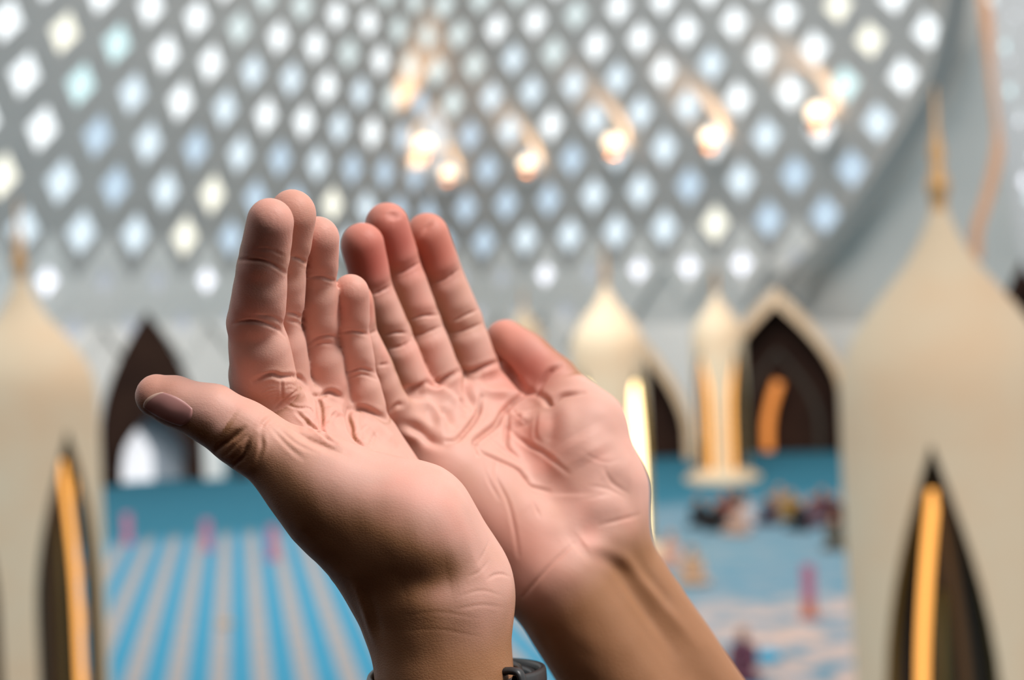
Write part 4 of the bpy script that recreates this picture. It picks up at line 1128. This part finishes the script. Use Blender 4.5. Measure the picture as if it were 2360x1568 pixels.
_o = mesh_obj('fingernail', [to_world(p) - hl_c for p in nail[0]], nail[1], M_NAIL, hl, True)
_o.data.materials.append(M_NAIL_TIP); _o.data.polygons.foreach_set('material_index', nail[2])
_o['label'] = 'smooth pinkish thumbnail with a pale free edge'

# ---- black silicone wristband round the nearer wrist
M_RUBBER = noise_mat('black_silicone', (0.012, 0.012, 0.013), (0.018, 0.018, 0.019), 300, 0.42)
def wristband():
    C0 = P(1029, 1606, 472)
    e1 = np.array([1.0, 0.02, 0.0]); e2 = np.array([-0.02, 0.10, 0.995]); ax = np.cross(e2, e1); ax /= np.linalg.norm(ax)
    if ax[1] < 0: ax = -ax
    A, B, ex = 23.4, 36.0, 2.5
    def ring(th):
        c, s = math.cos(th), math.sin(th)
        p = C0 + A * math.copysign(abs(c) ** (2 / ex), c) * e1 + B * math.copysign(abs(s) ** (2 / ex), s) * e2
        return p
    def normal(th):
        d = ring(th + 0.01) - ring(th - 0.01); n = np.cross(d, ax); n /= np.linalg.norm(n)
        return n if n @ (ring(th) - C0) > 0 else -n
    def sweep(name, ths, off, hgt, thk, parent, mat=M_RUBBER, shift=0.0, closed=False):
        V, Fc = [], []
        m = 12
        for k, th in enumerate(ths):
            p, n = ring(th), normal(th)
            f = k / max(1, len(ths) - 1)
            o, hh, tt = off(f), hgt(f), thk
            for a in range(m):
                q = 2 * math.pi * a / m + math.pi / m
                cx = math.copysign(abs(math.cos(q)) ** 0.45, math.cos(q)); cy = math.copysign(abs(math.sin(q)) ** 0.45, math.sin(q))
                V.append(p + n * (o + tt / 2 * cx) + ax * (shift + hh / 2 * cy))
        nk = len(ths)
        for k in range(nk if closed else nk - 1):
            k2 = (k + 1) % nk
            for a in range(m):
                b = (a + 1) % m; Fc.append((k * m + a, k * m + b, k2 * m + b, k2 * m + a))
        if not closed: Fc += [tuple(range(m)), tuple((nk - 1) * m + a for a in range(m))][::1]
        c = parent.location
        o_ = mesh_obj(name, [to_world(v) - c for v in V], Fc, mat, parent, True)
        bm = bmesh.new(); bm.from_mesh(o_.data); bmesh.ops.recalc_face_normals(bm, faces=bm.faces[:]); bm.to_mesh(o_.data); bm.free()
        return o_
    root = empty('wristband', to_world(C0))
    tag(root, 'black silicone wristband round the nearer wrist at the lower edge', 'wristband')
    N_ = 72
    strap = sweep('strap', [2 * math.pi * k / N_ for k in range(N_)], lambda f: 1.3, lambda f: 17.0, 2.2, root, closed=True)
    # free end of the strap standing off the wrist, with its rounded pad, and the keeper loop
    sweep('strap_end', [math.radians(34 - 100 * k / 24) for k in range(25)], lambda f: 3.4 + 5.6 * min(1, f * 2.6), lambda f: 17.5 - 4 * f, 2.6, root, shift=0.8)
    sweep('pad', [math.radians(24 - 70 * k / 20) for k in range(21)], lambda f: 3.4 + 2.8 * min(1, f * 2.5), lambda f: 12.5, 3.2, root, shift=0.0)
    # keeper: a rounded loop wrapped over the strap
    V, Fc = [], []
    th0 = math.radians(37); p, n = ring(th0), normal(th0); tdir = ring(th0 + 0.02) - ring(th0 - 0.02); tdir /= np.linalg.norm(tdir)
    nl, nr = 40, 10
    pc = p + n * 3.0 + ax * 1.0
    for k in range(nl):
        q = 2 * math.pi * k / nl
        cx = math.copysign(abs(math.cos(q)) ** 0.5, math.cos(q)); cy = math.copysign(abs(math.sin(q)) ** 0.5, math.sin(q))
        c = pc + n * (4.0 * cx) + ax * (10.2 * cy)
        rad = n * cx + ax * cy; rad /= np.linalg.norm(rad)
        for a in range(nr):
            w = 2 * math.pi * a / nr
            V.append(c + rad * 1.25 * math.cos(w) + tdir * 2.3 * math.sin(w))
    for k in range(nl):
        for a in range(nr):
            Fc.append((k * nr + a, k * nr + (a + 1) % nr, ((k + 1) % nl) * nr + (a + 1) % nr, ((k + 1) % nl) * nr + a))
    mesh_obj('keeper_loop', [to_world(v) - root.location for v in V], Fc, M_RUBBER, strap, True)
wristband()
